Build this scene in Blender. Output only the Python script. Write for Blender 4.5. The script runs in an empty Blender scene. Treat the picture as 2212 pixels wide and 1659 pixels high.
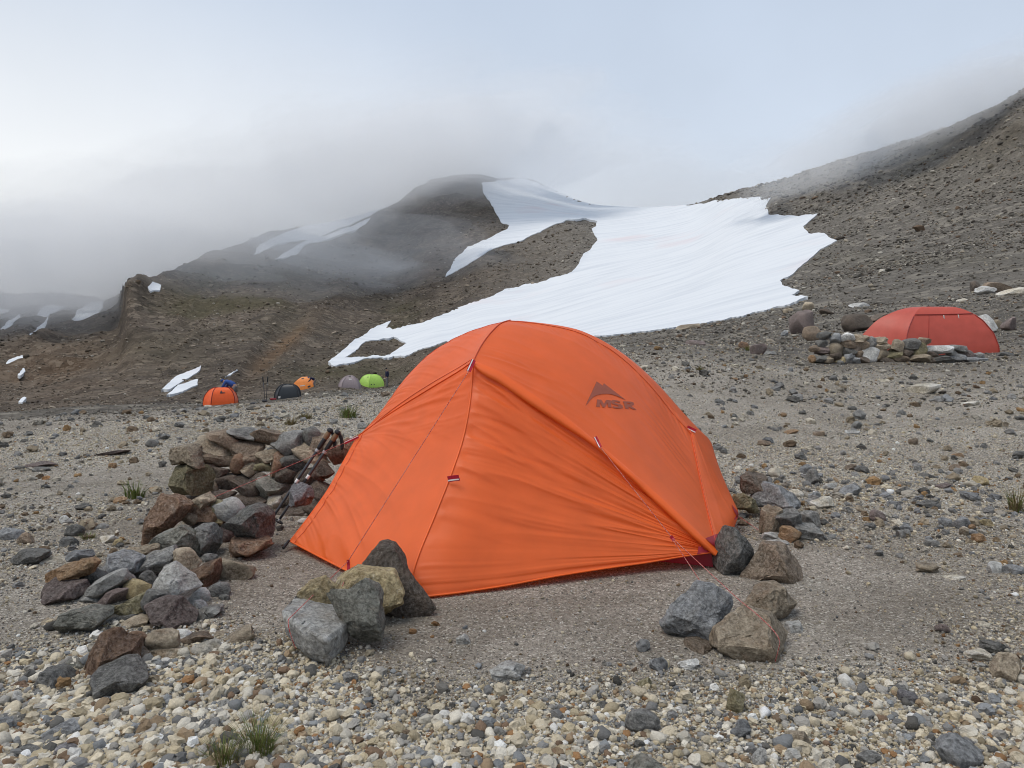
import bpy, bmesh, math, random
import numpy as np
from mathutils import Vector, Matrix, Euler
from mathutils.bvhtree import BVHTree
from mathutils.geometry import delaunay_2d_cdt

# ------------------------------------------------------------------ camera, sky, sun, exposure
SC = bpy.context.scene
COL = SC.collection
F, CX, VH, CH = 1662.0, 1106.0, 730.0, 1.05      # focal length / centre / eye line in survey units, eye height (m)
cam = bpy.data.cameras.new('camera')
cam.sensor_width = 36.0
cam.lens = 36.0 * F / 2212.0
cam.shift_y = -(829.5 - VH) / 2212.0
cam.clip_start = 0.05
cam.clip_end = 6000
camo = bpy.data.objects.new('camera', cam)
COL.objects.link(camo)
camo.location = (0, 0, CH)
camo.rotation_euler = (math.radians(90), 0, 0)
SC.camera = camo

SUN_ROT, SUN_EL = math.radians(-120), math.radians(64)
SUN_DIR = Vector((math.sin(SUN_ROT) * math.cos(SUN_EL), math.cos(SUN_ROT) * math.cos(SUN_EL), math.sin(SUN_EL)))
w = bpy.data.worlds.new('World')
SC.world = w
w.use_nodes = True
nt = w.node_tree
nt.nodes.clear()
N = nt.nodes.new
L = nt.links.new
out = N('ShaderNodeOutputWorld')
bg = N('ShaderNodeBackground')
tc = N('ShaderNodeTexCoord')
sep = N('ShaderNodeSeparateXYZ')
L(tc.outputs['Generated'], sep.inputs[0])
# overcast layer: pale at the horizon, a little bluer and darker higher up
r = N('ShaderNodeValToRGB')
e = r.color_ramp.elements
e[0].position = 0.0
e[0].color = (0.65, 0.695, 0.755, 1)
e[1].position = 0.55
e[1].color = (0.41, 0.485, 0.60, 1)
el = r.color_ramp.elements.new(0.2)
el.color = (0.53, 0.59, 0.675, 1)
L(sep.outputs['Z'], r.inputs[0])
# glow of the hidden sun: warm white cloud towards it
vd = N('ShaderNodeVectorMath')
vd.operation = 'DOT_PRODUCT'
vd.inputs[1].default_value = (-0.62, 0.75, -1.1)
L(tc.outputs['Generated'], vd.inputs[0])
mr = N('ShaderNodeMapRange')
mr.interpolation_type = 'SMOOTHSTEP'
mr.inputs[1].default_value = 0.25
mr.inputs[2].default_value = 1.02
mr.inputs[4].default_value = 0.95
L(vd.outputs['Value'], mr.inputs[0])
mx = N('ShaderNodeMix')
mx.data_type = 'RGBA'
mx.inputs[7].default_value = (0.84, 0.83, 0.80, 1)
L(mr.outputs[0], mx.inputs[0])
L(r.outputs[0], mx.inputs[6])
# soft cloud mottling
nz = N('ShaderNodeTexNoise')
nz.inputs['Scale'].default_value = 2.6
nz.inputs['Detail'].default_value = 5
nz.inputs['Roughness'].default_value = 0.5
L(tc.outputs['Generated'], nz.inputs['Vector'])
mr2 = N('ShaderNodeMapRange')
mr2.inputs[1].default_value = 0.3
mr2.inputs[2].default_value = 0.7
mr2.inputs[3].default_value = 0.93
mr2.inputs[4].default_value = 1.04
L(nz.outputs[0], mr2.inputs[0])
ml = N('ShaderNodeMix')
ml.data_type = 'RGBA'
ml.blend_type = 'MULTIPLY'
ml.inputs[0].default_value = 1
L(mx.outputs[2], ml.inputs[6])
L(mr2.outputs[0], ml.inputs[7])
# clear sky that shines faintly through the cloud
sky = N('ShaderNodeTexSky')
sky.sky_type = 'NISHITA'
sky.sun_disc = False
sky.sun_elevation = SUN_EL
sky.sun_rotation = SUN_ROT
sky.dust_density = 3
sm = N('ShaderNodeVectorMath')
sm.operation = 'SCALE'
sm.inputs[3].default_value = 0.1
L(sky.outputs[0], sm.inputs[0])
m3 = N('ShaderNodeMix')
m3.data_type = 'RGBA'
m3.inputs[0].default_value = 0.90
L(sm.outputs[0], m3.inputs[6])
L(ml.outputs[2], m3.inputs[7])
L(m3.outputs[2], bg.inputs[0])
bg.inputs[1].default_value = 1.0
L(bg.outputs[0], out.inputs[0])

sun = bpy.data.lights.new('sun', 'SUN')
sun.energy = 1.5
sun.angle = math.radians(40)
sun.color = (1.0, 0.93, 0.83)
suno = bpy.data.objects.new('sun', sun)
COL.objects.link(suno)
suno.location = (-20, 10, 30)
suno.rotation_euler = SUN_DIR.to_track_quat('Z', 'Y').to_euler()

SC.view_settings.view_transform = 'Standard'
SC.view_settings.look = 'None'
SC.view_settings.exposure = 0.42
SC.view_settings.gamma = 1.0
SC.render.engine = 'CYCLES'
cy = SC.cycles
cy.use_denoising = True
try:
    cy.denoiser = 'OPENIMAGEDENOISE'
except Exception:
    pass
cy.pixel_filter_type = 'BLACKMAN_HARRIS'
cy.filter_width = 1.0
cy.max_bounces = 18
cy.diffuse_bounces = 3
cy.glossy_bounces = 2
cy.transmission_bounces = 2
cy.volume_bounces = 16
cy.use_adaptive_sampling = True
cy.adaptive_threshold = 0.02
cy.transparent_max_bounces = 4
cy.caustics_reflective = False
cy.caustics_refractive = False

# ------------------------------------------------------------------ helpers
def px(u, v, y):
    return Vector(((u - CX) * y / F, y, CH + (VH - v) * y / F))

def tag(o, label=None, cat=None, group=None, kind=None):
    for k, val in (('label', label), ('category', cat), ('group', group), ('kind', kind)):
        if val:
            o[k] = val
    return o

def link(name, me, parent=None, mat=None):
    o = bpy.data.objects.new(name, me)
    COL.objects.link(o)
    if parent is not None:
        o.parent = parent
    if mat is not None and me is not None and not me.materials:
        me.materials.append(mat)
    return o

def empty(name, loc=(0, 0, 0)):
    o = bpy.data.objects.new(name, None)
    COL.objects.link(o)
    o.location = loc
    o.empty_display_size = 0.1
    return o

def mesh_np(name, V, Fc, smooth=True):
    me = bpy.data.meshes.new(name)
    V = np.asarray(V, dtype=np.float32)
    Fc = np.asarray(Fc, dtype=np.int32)
    k = Fc.shape[1]
    me.vertices.add(len(V))
    me.vertices.foreach_set('co', V.ravel())
    me.loops.add(Fc.size)
    me.loops.foreach_set('vertex_index', Fc.ravel())
    me.polygons.add(len(Fc))
    me.polygons.foreach_set('loop_start', np.arange(0, Fc.size, k, dtype=np.int32))
    if smooth:
        me.polygons.foreach_set('use_smooth', np.ones(len(Fc), dtype=bool))
    me.update(calc_edges=True)
    return me

def pydata(name, verts, faces, smooth=False):
    me = bpy.data.meshes.new(name)
    me.from_pydata([tuple(v) for v in verts], [], faces)
    if smooth:
        me.polygons.foreach_set('use_smooth', [True] * len(me.polygons))
    me.update()
    return me

def hash2(ix, iy, iz, seed):
    h = (ix.astype(np.int64) * 374761393 + iy.astype(np.int64) * 668265263 + iz.astype(np.int64) * 2147483647 // 7 + seed * 974711) & 0xFFFFFFFF
    h = ((h ^ (h >> 13)) * 1274126177) & 0xFFFFFFFF
    h = ((h ^ (h >> 16)) * 2246822519) & 0xFFFFFFFF
    return ((h ^ (h >> 15)) & 0xFFFFFF) / float(0xFFFFFF)

def vn2(x, y, seed=0):
    """value noise in -1..1"""
    x = np.asarray(x, float)
    y = np.asarray(y, float)
    ix = np.floor(x)
    iy = np.floor(y)
    fx = x - ix
    fy = y - iy
    fx = fx * fx * fx * (fx * (fx * 6 - 15) + 10)
    fy = fy * fy * fy * (fy * (fy * 6 - 15) + 10)
    z = np.zeros_like(ix)
    a = hash2(ix, iy, z, seed)
    b = hash2(ix + 1, iy, z, seed)
    c = hash2(ix, iy + 1, z, seed)
    d = hash2(ix + 1, iy + 1, z, seed)
    return ((a * (1 - fx) + b * fx) * (1 - fy) + (c * (1 - fx) + d * fx) * fy) * 2 - 1

def vn3(p, seed=0):
    ip = np.floor(p)
    f = p - ip
    f = f * f * f * (f * (f * 6 - 15) + 10)
    ix, iy, iz = ip[:, 0], ip[:, 1], ip[:, 2]
    r = 0
    for dz in (0, 1):
        for dy in (0, 1):
            for dx in (0, 1):
                wgt = (f[:, 0] if dx else 1 - f[:, 0]) * (f[:, 1] if dy else 1 - f[:, 1]) * (f[:, 2] if dz else 1 - f[:, 2])
                r = r + wgt * hash2(ix + dx, iy + dy, iz + dz, seed)
    return r * 2 - 1

def fbm2(x, y, octv=4, seed=0):
    r = 0
    a = 0.5
    for i in range(octv):
        r = r + a * vn2(x * 2 ** i, y * 2 ** i, seed + i * 17)
        a *= 0.5
    return r

def sstep(a, b, x):
    t = np.clip((x - a) / (b - a), 0, 1)
    return t * t * (3 - 2 * t)

def in_poly(px_, py_, poly):
    px_ = np.asarray(px_)
    py_ = np.asarray(py_)
    res = np.zeros(px_.shape, bool)
    n = len(poly)
    j = n - 1
    for i in range(n):
        xi, yi = poly[i]
        xj, yj = poly[j]
        if yi != yj:
            c = ((yi > py_) != (yj > py_)) & (px_ < (xj - xi) * (py_ - yi) / (yj - yi) + xi)
            res ^= c
        j = i
    return res

def pchip(x, y, xq):
    x = np.asarray(x, float)
    y = np.asarray(y, float)
    h = np.diff(x)
    d = np.diff(y) / h
    m = np.zeros_like(y)
    m[0], m[-1] = d[0], d[-1]
    w1 = 2 * h[1:] + h[:-1]
    w2 = h[1:] + 2 * h[:-1]
    ok = d[:-1] * d[1:] > 0
    with np.errstate(divide='ignore', invalid='ignore'):
        mm = (w1 + w2) / (w1 / d[:-1] + w2 / d[1:])
    m[1:-1] = np.where(ok, mm, 0)
    i = np.clip(np.searchsorted(x, xq) - 1, 0, len(x) - 2)
    t = np.clip((xq - x[i]) / h[i], 0, 1)
    t2, t3 = t * t, t * t * t
    return (2 * t3 - 3 * t2 + 1) * y[i] + (t3 - 2 * t2 + t) * h[i] * m[i] + (-2 * t3 + 3 * t2) * y[i + 1] + (t3 - t2) * h[i] * m[i + 1]

# --- material helpers
class MT:
    """small wrapper that makes node building short"""
    def __init__(self, name):
        self.m = bpy.data.materials.new(name)
        self.m.use_nodes = True
        self.t = self.m.node_tree
        self.t.nodes.clear()
        self.o = self.n('ShaderNodeOutputMaterial')
    def n(self, typ, **kw):
        nd = self.t.nodes.new(typ)
        for k, v in kw.items():
            setattr(nd, k, v)
        return nd
    def l(self, a, b):
        self.t.links.new(a, b)
    def val(self, sock, v):
        if hasattr(v, 'links') or hasattr(v, 'is_linked'):
            self.l(v, sock)
        else:
            sock.default_value = v
    def noise(self, vec, scale, detail=4, rough=0.55, dist=0.0):
        nd = self.n('ShaderNodeTexNoise')
        nd.inputs['Scale'].default_value = scale
        nd.inputs['Detail'].default_value = detail
        nd.inputs['Roughness'].default_value = rough
        nd.inputs['Distortion'].default_value = dist
        if vec is not None:
            self.l(vec, nd.inputs['Vector'])
        return nd.outputs[0]
    def voro(self, vec, scale, feature='F1', out='Distance'):
        nd = self.n('ShaderNodeTexVoronoi', feature=feature)
        nd.inputs['Scale'].default_value = scale
        self.l(vec, nd.inputs['Vector'])
        return nd.outputs[out]
    def mapr(self, v, a, b, c=0.0, d=1.0, smooth=False):
        nd = self.n('ShaderNodeMapRange')
        if smooth:
            nd.interpolation_type = 'SMOOTHSTEP'
        self.l(v, nd.inputs[0])
        for i, x in enumerate((a, b, c, d)):
            nd.inputs[i + 1].default_value = x
        return nd.outputs[0]
    def math(self, op, a, b=0.0):
        nd = self.n('ShaderNodeMath', operation=op)
        self.val(nd.inputs[0], a)
        self.val(nd.inputs[1], b)
        return nd.outputs[0]
    def mix(self, f, a, b, mode='MIX'):
        nd = self.n('ShaderNodeMix', data_type='RGBA', blend_type=mode)
        self.val(nd.inputs[0], f)
        for s, c in ((6, a), (7, b)):
            if isinstance(c, tuple):
                c = (*c, 1) if len(c) == 3 else c
            self.val(nd.inputs[s], c)
        return nd.outputs[2]
    def bump(self, h, strength=0.4, dist=0.01, prev=None):
        nd = self.n('ShaderNodeBump')
        nd.inputs['Strength'].default_value = strength
        nd.inputs['Distance'].default_value = dist
        self.l(h, nd.inputs['Height'])
        if prev is not None:
            self.l(prev, nd.inputs['Normal'])
        return nd.outputs[0]
    def attr(self, name, kind='GEOMETRY', out='Color'):
        nd = self.n('ShaderNodeAttribute', attribute_type=kind, attribute_name=name)
        return nd.outputs[out]
    def princ(self, col, rough=0.85, normal=None, spec=0.25, sheen=0.0):
        nd = self.n('ShaderNodeBsdfPrincipled')
        if isinstance(col, tuple):
            col = (*col, 1) if len(col) == 3 else col
        self.val(nd.inputs['Base Color'], col)
        self.val(nd.inputs['Roughness'], rough)
        nd.inputs['Specular IOR Level'].default_value = spec
        if sheen:
            nd.inputs['Sheen Weight'].default_value = sheen
        if normal is not None:
            self.l(normal, nd.inputs['Normal'])
        self.l(nd.outputs[0], self.o.inputs[0])
        return nd
# ------------------------------------------------------------------ terrain: one sheet from the feet to the far crests
def Zp(y, z):
    return (y, VH + (CH - z) * F / y)

COLS = [
 (-500, [(9, 945), (15, 925), (38, 905), (70, 890), (110, 850), (170, 790), (240, 720), (310, 668), (345, 652), (420, 690), (650, 690)]),
 (0,    [(9, 930), (18, 917), (45, 897), (80, 880), (110, 835), (170, 765), (240, 700), (300, 655), (335, 640), (420, 680), (650, 690)]),
 (200,  [(9, 918), (20, 902), (48, 886), (80, 873), (105, 828), (150, 775), (190, 735), (270, 668), (310, 645), (400, 680), (650, 690)]),
 (252,  [(9, 916), (20, 900), (48, 884), (80, 871), (105, 824), (145, 768), (178, 730), (240, 680), (280, 655), (380, 680), (650, 690)]),
 (276,  [(9, 914), (20, 899), (48, 883), (80, 870), (105, 815), (138, 750), (150, 714), (164, 650), (174, 606), (230, 670), (650, 690)]),
 (340,  [(9, 910), (20, 895), (49, 880), (80, 868), (107, 806), (143, 730), (160, 682), (182, 622), (198, 592), (260, 640), (650, 690)]),
 (440,  [(10, 902), (22, 888), (50, 876), (80, 865), (110, 795), (150, 715), (200, 622), (225, 580), (245, 557), (300, 600), (650, 680)]),
 (600,  [(11, 884), (24, 872), (52, 861), (82, 847), (120, 770), (180, 665), (240, 585), (290, 520), (318, 498), (400, 560), (650, 650)]),
 (720,  [(12, 866), (26, 856), (56, 845), (82, 836), (125, 765), (190, 670), (265, 580), (325, 505), (350, 480), (430, 540), (650, 620)]),
 (835,  [(13, 852), (28, 845), (60, 839), (86, 828), (125, 770), (190, 690), (280, 590), (365, 490), (400, 448), (470, 500), (650, 580)]),
 (960,  [(13, 828), (22, 815), (42, 800), (76, 785), (115, 752), (170, 685), (250, 590), (350, 480), (425, 388), (500, 420), (650, 480)]),
 (1040, [(13, 805), (22, 790), (42, 775), (76, 765), (115, 735), (170, 660), (250, 560), (350, 465), (435, 382), (520, 395), (650, 400)]),
 (1106, [(13, 790), (22, 775), (42, 760), (72, 755), (115, 725), (170, 650), (250, 555), (340, 470), (450, 400), (540, 384), (650, 395)]),
 (1300, [(13, 768), (20, 750), (38, 742), (62, 728), (110, 680), (160, 615), (220, 545), (300, 487), (400, 455), (470, 445), (650, 460)]),
 (1480, [(12, 772), (16, 748), (26, 744), (58, 703), (100, 640), (150, 580), (210, 520), (280, 470), (340, 443), (430, 452), (650, 460)]),
 (1600, [(12, 790), (17, 757), (28, 735), (55, 685), (95, 610), (140, 540), (190, 480), (240, 435), (295, 414), (380, 440), (650, 450)]),
 (1750, [(11, 820), (17, 768), (26, 732), (48, 668), (85, 590), (125, 515), (165, 455), (205, 405), (250, 368), (330, 400), (650, 430)]),
 (1900, [(10, 850), (16, 772), (24, 725), (42, 655), (72, 575), (105, 500), (140, 430), (175, 370), (210, 328), (280, 360), (650, 430)]),
 (2130, [(9, 880), (15.5, 775), (22, 722), (36, 640), (60, 555), (88, 465), (118, 380), (146, 305), (170, 250), (230, 290), (650, 430)]),
 (2212, [(9, 880), (15, 778), (22, 715), (34, 635), (57, 545), (82, 455), (112, 360), (138, 270), (160, 203), (220, 250), (650, 430)]),
 (2700, [(9, 860), (14, 775), (20, 700), (30, 600), (50, 470), (75, 340), (100, 220), (125, 110), (145, 40), (200, 80), (650, 430)]),
]
CU = np.array([c[0] for c in COLS], float)
CLY = np.log(np.array([[p[0] for p in c[1]] for c in COLS]))
CV = np.array([[p[1] for p in c[1]] for c in COLS], float)

SNOW = [  # outlines of the snow as surveyed, with the rock islands left open (even-odd)
 [[(1080, 392), (1040, 397), (1046, 420), (1060, 440), (1072, 462), (1082, 482), (1100, 488), (1096, 497), (1050, 520), (1010, 535),
   (985, 560), (962, 600), (1000, 580), (1060, 545), (1130, 520), (1180, 495), (1220, 478), (1260, 472), (1290, 479), (1288, 490),
   (1278, 500), (1291, 520), (1270, 545), (1247, 580), (1235, 591), (1180, 610), (1100, 627), (1000, 666), (930, 695), (870, 708),
   (848, 716), (836, 712), (845, 697), (800, 715), (760, 745), (709, 783), (722, 793), (790, 778), (880, 769), (960, 742), (1100, 740),
   (1310, 730), (1400, 719), (1500, 705), (1600, 686), (1700, 661), (1745, 643), (1710, 640), (1727, 630), (1690, 618), (1685, 608),
   (1712, 595), (1745, 567), (1770, 545), (1808, 522), (1790, 514), (1780, 505), (1747, 506), (1735, 490), (1766, 463), (1720, 468),
   (1660, 465), (1655, 450), (1665, 440), (1640, 430), (1600, 430), (1550, 437), (1480, 445), (1400, 447), (1300, 441), (1200, 410), (1120, 385)],
  [(745, 775), (790, 742), (850, 729), (878, 744), (842, 768), (780, 776)]],
 [[(548, 556), (560, 530), (620, 502), (690, 478), (760, 455), (838, 447), (800, 470), (720, 500), (676, 520), (600, 527)]],
 [[(594, 561), (640, 532), (730, 500), (800, 476), (790, 490), (700, 520), (655, 535), (640, 553)]],
 [[(319, 621), (330, 612), (348, 618), (346, 628), (325, 630)]],
 [[(349, 843), (380, 815), (434, 792), (430, 803), (395, 825), (365, 843)]],
 [[(360, 855), (385, 833), (428, 822), (427, 833), (395, 848)]],
 [[(486, 824), (496, 815), (514, 807), (498, 820)]],
 [[(155, 705), (165, 680), (195, 655), (224, 650), (222, 672), (200, 690), (180, 700)]],
 [[(58, 752), (80, 718), (106, 695), (100, 712), (85, 735)]],
 [[(4, 796), (22, 778), (56, 766), (48, 780), (20, 798)]],
 [[(78, 690), (88, 668), (110, 660), (142, 664), (110, 680), (95, 694)]],
 [[(0, 722), (14, 706), (42, 680), (44, 690), (22, 716), (5, 724)]],
 [[(0, 668), (20, 670), (18, 676), (0, 682)]],
 [[(40, 870), (50, 860), (57, 861), (48, 872)]],
 [[(38, 812), (52, 800), (55, 804), (44, 813)]],
]

def col_profile(u, rr):
    """height along one line of sight direction, rr = forward distances"""
    ly = [pchip(CU, CLY[:, k], np.array([u]))[0] for k in range(CLY.shape[1])]
    cv = [pchip(CU, CV[:, k], np.array([u]))[0] for k in range(CLY.shape[1])]
    yy = np.exp(np.array(ly))
    zz = CH + (VH - np.array(cv)) * yy / F
    ys = np.concatenate([[0.05, 3.0, 5.6], yy])
    side = np.clip((u - CX) / 1100.0, -1.3, 1.3)
    zs = np.concatenate([[0.0, 0.0, 0.02 * side], zz])
    return pchip(np.log(ys), zs, np.log(rr))

U_D = np.arange(-600, 2801, 5.0)
TH_D = np.arctan((U_D - CX) / F)
tl = np.radians(np.arange(-180, math.degrees(TH_D[0]) - 1, 5.0))
tr = np.radians(np.arange(math.degrees(TH_D[-1]) + 3, 180.1, 5.0))
TH = np.concatenate([tl, TH_D, tr])
NR = 430
LR = np.linspace(math.log(0.35), math.log(700), NR)
RR = np.exp(LR)
ZG = np.zeros((len(TH), NR))
back = np.interp(RR, [0.3, 10, 60, 200, 700], [0, 0.1, 2, 30, 60])
for i, th in enumerate(TH):
    cu = min(max(th, TH_D[0]), TH_D[-1])
    u = CX + F * math.tan(cu)
    z = col_profile(min(max(u, -500), 2700), np.minimum(RR * math.cos(cu), 649))
    wb = float(sstep(math.radians(58), math.radians(120), abs(th)))
    ZG[i] = z * (1 - wb) + back * wb
TT, RG = np.meshgrid(TH, RR, indexing='ij')
XG, YG = RG * np.sin(TT), RG * np.cos(TT)

def project(x, y, z):
    yy = np.maximum(y, 1e-3)
    return CX + x / yy * F, VH - (z - CH) / yy * F

UG, VG = project(XG, YG, ZG)
front = YG > 5
SM = np.zeros(ZG.shape, bool)
for polys in SNOW:
    m = np.zeros(ZG.shape, bool)
    for p in polys:
        m ^= in_poly(UG, VG, p)
    SM |= m & front & (YG > 30)
ZB = ZG.copy()                     # smooth base, used for the snow
# roughness: waves that fit the mesh at their distance
rough = np.zeros_like(ZG)
cell = RG * 0.016
for i, (lam, amp) in enumerate(((0.35, 0.006), (0.9, 0.014), (2.2, 0.03), (5.5, 0.10), (13, 0.34), (30, 1.0), (70, 1.9))):
    wgt = sstep(1.0, 3.0, lam / cell) * (1 - sstep(0.18, 0.5, lam / np.maximum(RG, .1)))
    n1 = vn2(XG / lam + 13 * i, YG / lam - 7 * i, 30 + i)
    n2 = vn2(XG / lam * 1.9 + 3 * i, YG / lam * 1.9 + 5, 60 + i)
    rough += wgt * amp * (n1 * 0.7 + n2 * 0.45)
# crags: ridged relief around the cliff nose, the left talus and the upper right hill
slope = sstep(55, 110, YG)
crag = np.exp(-(((UG - 285) / 60) ** 2 + ((VG - 690) / 60) ** 2)) * slope * .6
crag += np.exp(-(((UG - 120) / 140) ** 2 + ((VG - 770) / 60) ** 2)) * slope * 0.8
crag += np.exp(-(((UG - 470) / 130) ** 2 + ((VG - 585) / 30) ** 2)) * slope * 0.7
crag += np.exp(-(((UG - 800) / 120) ** 2 + ((VG - 560) / 50) ** 2)) * slope * 0.4
crag += np.exp(-(((UG - 2150) / 160) ** 2 + ((VG - 310) / 60) ** 2)) * slope * 1.3
crag += np.exp(-(((UG - 950) / 90) ** 2 + ((VG - 420) / 60) ** 2)) * slope * 0.35
crag += 0.22 * slope
rd = 0
for i, lam in enumerate((26, 12, 6, 3.5)):
    rd = rd + (1 - np.abs(vn2((XG + 0.5 * ZG) / lam + 5 * i, (YG + ZG) / lam, 90 + i)) - 0.5) * lam * 0.16 * sstep(1.0, 2.5, lam / cell)
# gullies that run down the left slope
gl = (1 - np.abs(vn2((UG + 0.75 * VG) / 55.0, VG / 400.0, 7))) ** 2 - 0.4
gm = slope * sstep(300, 420, UG) * (1 - sstep(900, 1000, UG))
rough += rd * crag * (RG / 180) + gl * gm * 1.1
damp = np.where(SM, 0.12, 1.0)
for _ in range(3):
    damp[1:-1, 1:-1] = (damp[1:-1, 1:-1] + damp[:-2, 1:-1] + damp[2:, 1:-1] + damp[1:-1, :-2] + damp[1:-1, 2:]) / 5
ZG = ZG + rough * damp
ZG[:, 0] = ZG[:, 0].mean()

def height(x, y, grid=None):
    g = ZG if grid is None else grid
    x = np.asarray(x, float)
    y = np.asarray(y, float)
    th = np.arctan2(x, y)
    lr = np.log(np.maximum(np.hypot(x, y), 0.36))
    ti = np.interp(th, TH, np.arange(len(TH)))
    ri = np.clip((lr - LR[0]) / (LR[1] - LR[0]), 0, NR - 1.001)
    i0 = np.clip(np.floor(ti).astype(int), 0, len(TH) - 2)
    j0 = np.floor(ri).astype(int)
    a, b = ti - i0, ri - j0
    return g[i0, j0] * (1 - a) * (1 - b) + g[i0 + 1, j0] * a * (1 - b) + g[i0, j0 + 1] * (1 - a) * b + g[i0 + 1, j0 + 1] * a * b

def H(x, y):
    return float(height(np.array([x]), np.array([y]))[0])

def sight(u, v, rmin=0.5, grid=None):
    """forward distance at which the line of sight through (u, v) meets the terrain"""
    g = ZG if grid is None else grid
    th = math.atan((u - CX) / F)
    ti = float(np.interp(th, TH, np.arange(len(TH))))
    i0 = min(int(ti), len(TH) - 2)
    a = ti - i0
    z = g[i0] * (1 - a) + g[i0 + 1] * a
    y = RR * math.cos(th)
    vv = VH - (z - CH) / y * F
    ok = np.nonzero((vv <= v) & (RR > rmin))[0]
    if len(ok) == 0:
        k = int(np.argmin(np.where(RR > rmin, vv, 1e9)))
        return y[k], z[k]
    k = ok[0]
    if k == 0:
        return y[0], z[0]
    t = (vv[k - 1] - v) / max(vv[k - 1] - vv[k], 1e-6)
    t = min(max(t, 0), 1)
    return y[k - 1] + t * (y[k] - y[k - 1]), z[k - 1] + t * (z[k] - z[k - 1])

def ground_at(u, v, rmin=0.5):
    y, z = sight(u, v, rmin)
    return Vector(((u - CX) * y / F, y, z))

nt_, nr_ = ZG.shape
idx = np.arange(nt_ * nr_).reshape(nt_, nr_)
q = np.stack([idx[:-1, :-1], idx[1:, :-1], idx[1:, 1:], idx[:-1, 1:]], -1).reshape(-1, 4)[:, ::-1]
me = mesh_np('ground', np.stack([XG, YG, ZG], -1).reshape(-1, 3), q)

# what the ground is made of, as attributes
def gravel_field(x, y):
    """0 bare sand .. 1 covered with pale pumice"""
    u, v = CX + x / np.maximum(y, .3) * F, VH + CH * F / np.maximum(y, .3)
    n = fbm2(x * 1.1, y * 1.1, 4, 5)
    g = 0.45 + 0.55 * n
    g += 0.75 * sstep(1000, 500, u) * sstep(1330, 1480, v)
    g += 0.55 * sstep(1480, 1640, v) * sstep(1500, 900, u)
    g += 0.5 * sstep(1250, 1000, v) * sstep(1200, 1500, u)
    g += 0.38 * sstep(1400, 1520, v) * sstep(800, 1100, u)
    g += 0.75 * np.exp(-((v - 960) / 55) ** 2) * sstep(900, 500, u)
    g += 0.6 * np.exp(-((v - 890) / 35) ** 2) * sstep(300, 500, u) * sstep(1200, 900, u)
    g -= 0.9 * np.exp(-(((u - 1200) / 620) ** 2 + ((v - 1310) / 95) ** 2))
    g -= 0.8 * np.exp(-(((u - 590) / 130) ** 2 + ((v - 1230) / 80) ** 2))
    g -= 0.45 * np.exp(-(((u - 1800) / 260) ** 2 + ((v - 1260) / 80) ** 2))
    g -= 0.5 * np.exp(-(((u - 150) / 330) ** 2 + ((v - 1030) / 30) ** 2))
    z_ = height(x, y, ZB0)
    pu_, pv_ = project(x, y, z_)
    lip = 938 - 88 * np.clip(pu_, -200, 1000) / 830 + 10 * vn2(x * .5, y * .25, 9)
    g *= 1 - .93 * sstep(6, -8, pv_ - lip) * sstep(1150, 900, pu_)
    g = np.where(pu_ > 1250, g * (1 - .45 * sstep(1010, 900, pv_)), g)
    return np.clip(g, 0, 1)

ZB0 = ZB
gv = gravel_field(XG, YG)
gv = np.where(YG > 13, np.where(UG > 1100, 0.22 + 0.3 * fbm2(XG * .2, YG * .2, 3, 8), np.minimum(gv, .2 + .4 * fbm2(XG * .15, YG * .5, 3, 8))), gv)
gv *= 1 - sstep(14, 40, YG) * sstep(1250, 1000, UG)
gv = np.where(YG < 0.3, 0.5, gv)
moss = np.zeros_like(ZG)
fb = fbm2(XG / 14, YG / 14, 4, 21)
for (cu, cv, su, sv, a) in ((520, 650, 170, 60, 1.0), (700, 560, 120, 30, .5), (870, 690, 60, 40, .9), (740, 800, 140, 28, 1.1), (420, 650, 60, 40, .6),
                            (2100, 340, 200, 60, .5), (1950, 560, 200, 15, .45), (330, 780, 120, 50, .35), (620, 480, 80, 30, .4)):
    moss += a * np.exp(-(((UG - cu) / su) ** 2 + ((VG - cv) / sv) ** 2)) * (YG > 14)
moss = np.clip(moss * (0.7 + 1.6 * fb), 0, 1)
och = np.exp(-(((UG + 1.15 * VG - 1470) / 26) ** 2 + ((VG - 760) / 55) ** 2)) * (YG > 60)
och += 0.8 * np.exp(-(((UG - 930) / 30) ** 2 + ((VG - 585) / 22) ** 2)) * (YG > 60)
och += 0.35 * np.exp(-(((UG - 100) / 200) ** 2 + ((VG - 800) / 60) ** 2)) * (YG > 60)
och = np.clip(och * (0.8 + 1.2 * fb), 0, 1)
far = np.clip(sstep(9, 18, YG), 0, 1)
lft = sstep(1350, 900, UG) * sstep(50, 80, YG)
warm = np.clip(0.5 * sstep(500, 100, UG) + crag * 0.35, 0, 1) * slope
for nm, arr in (('pumice', gv), ('moss', moss), ('ochre', och), ('scree', far), ('brown', np.maximum(lft, warm))):
    at = me.attributes.new(nm, 'FLOAT', 'POINT')
    at.data.foreach_set('value', arr.astype(np.float32).ravel())

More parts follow.
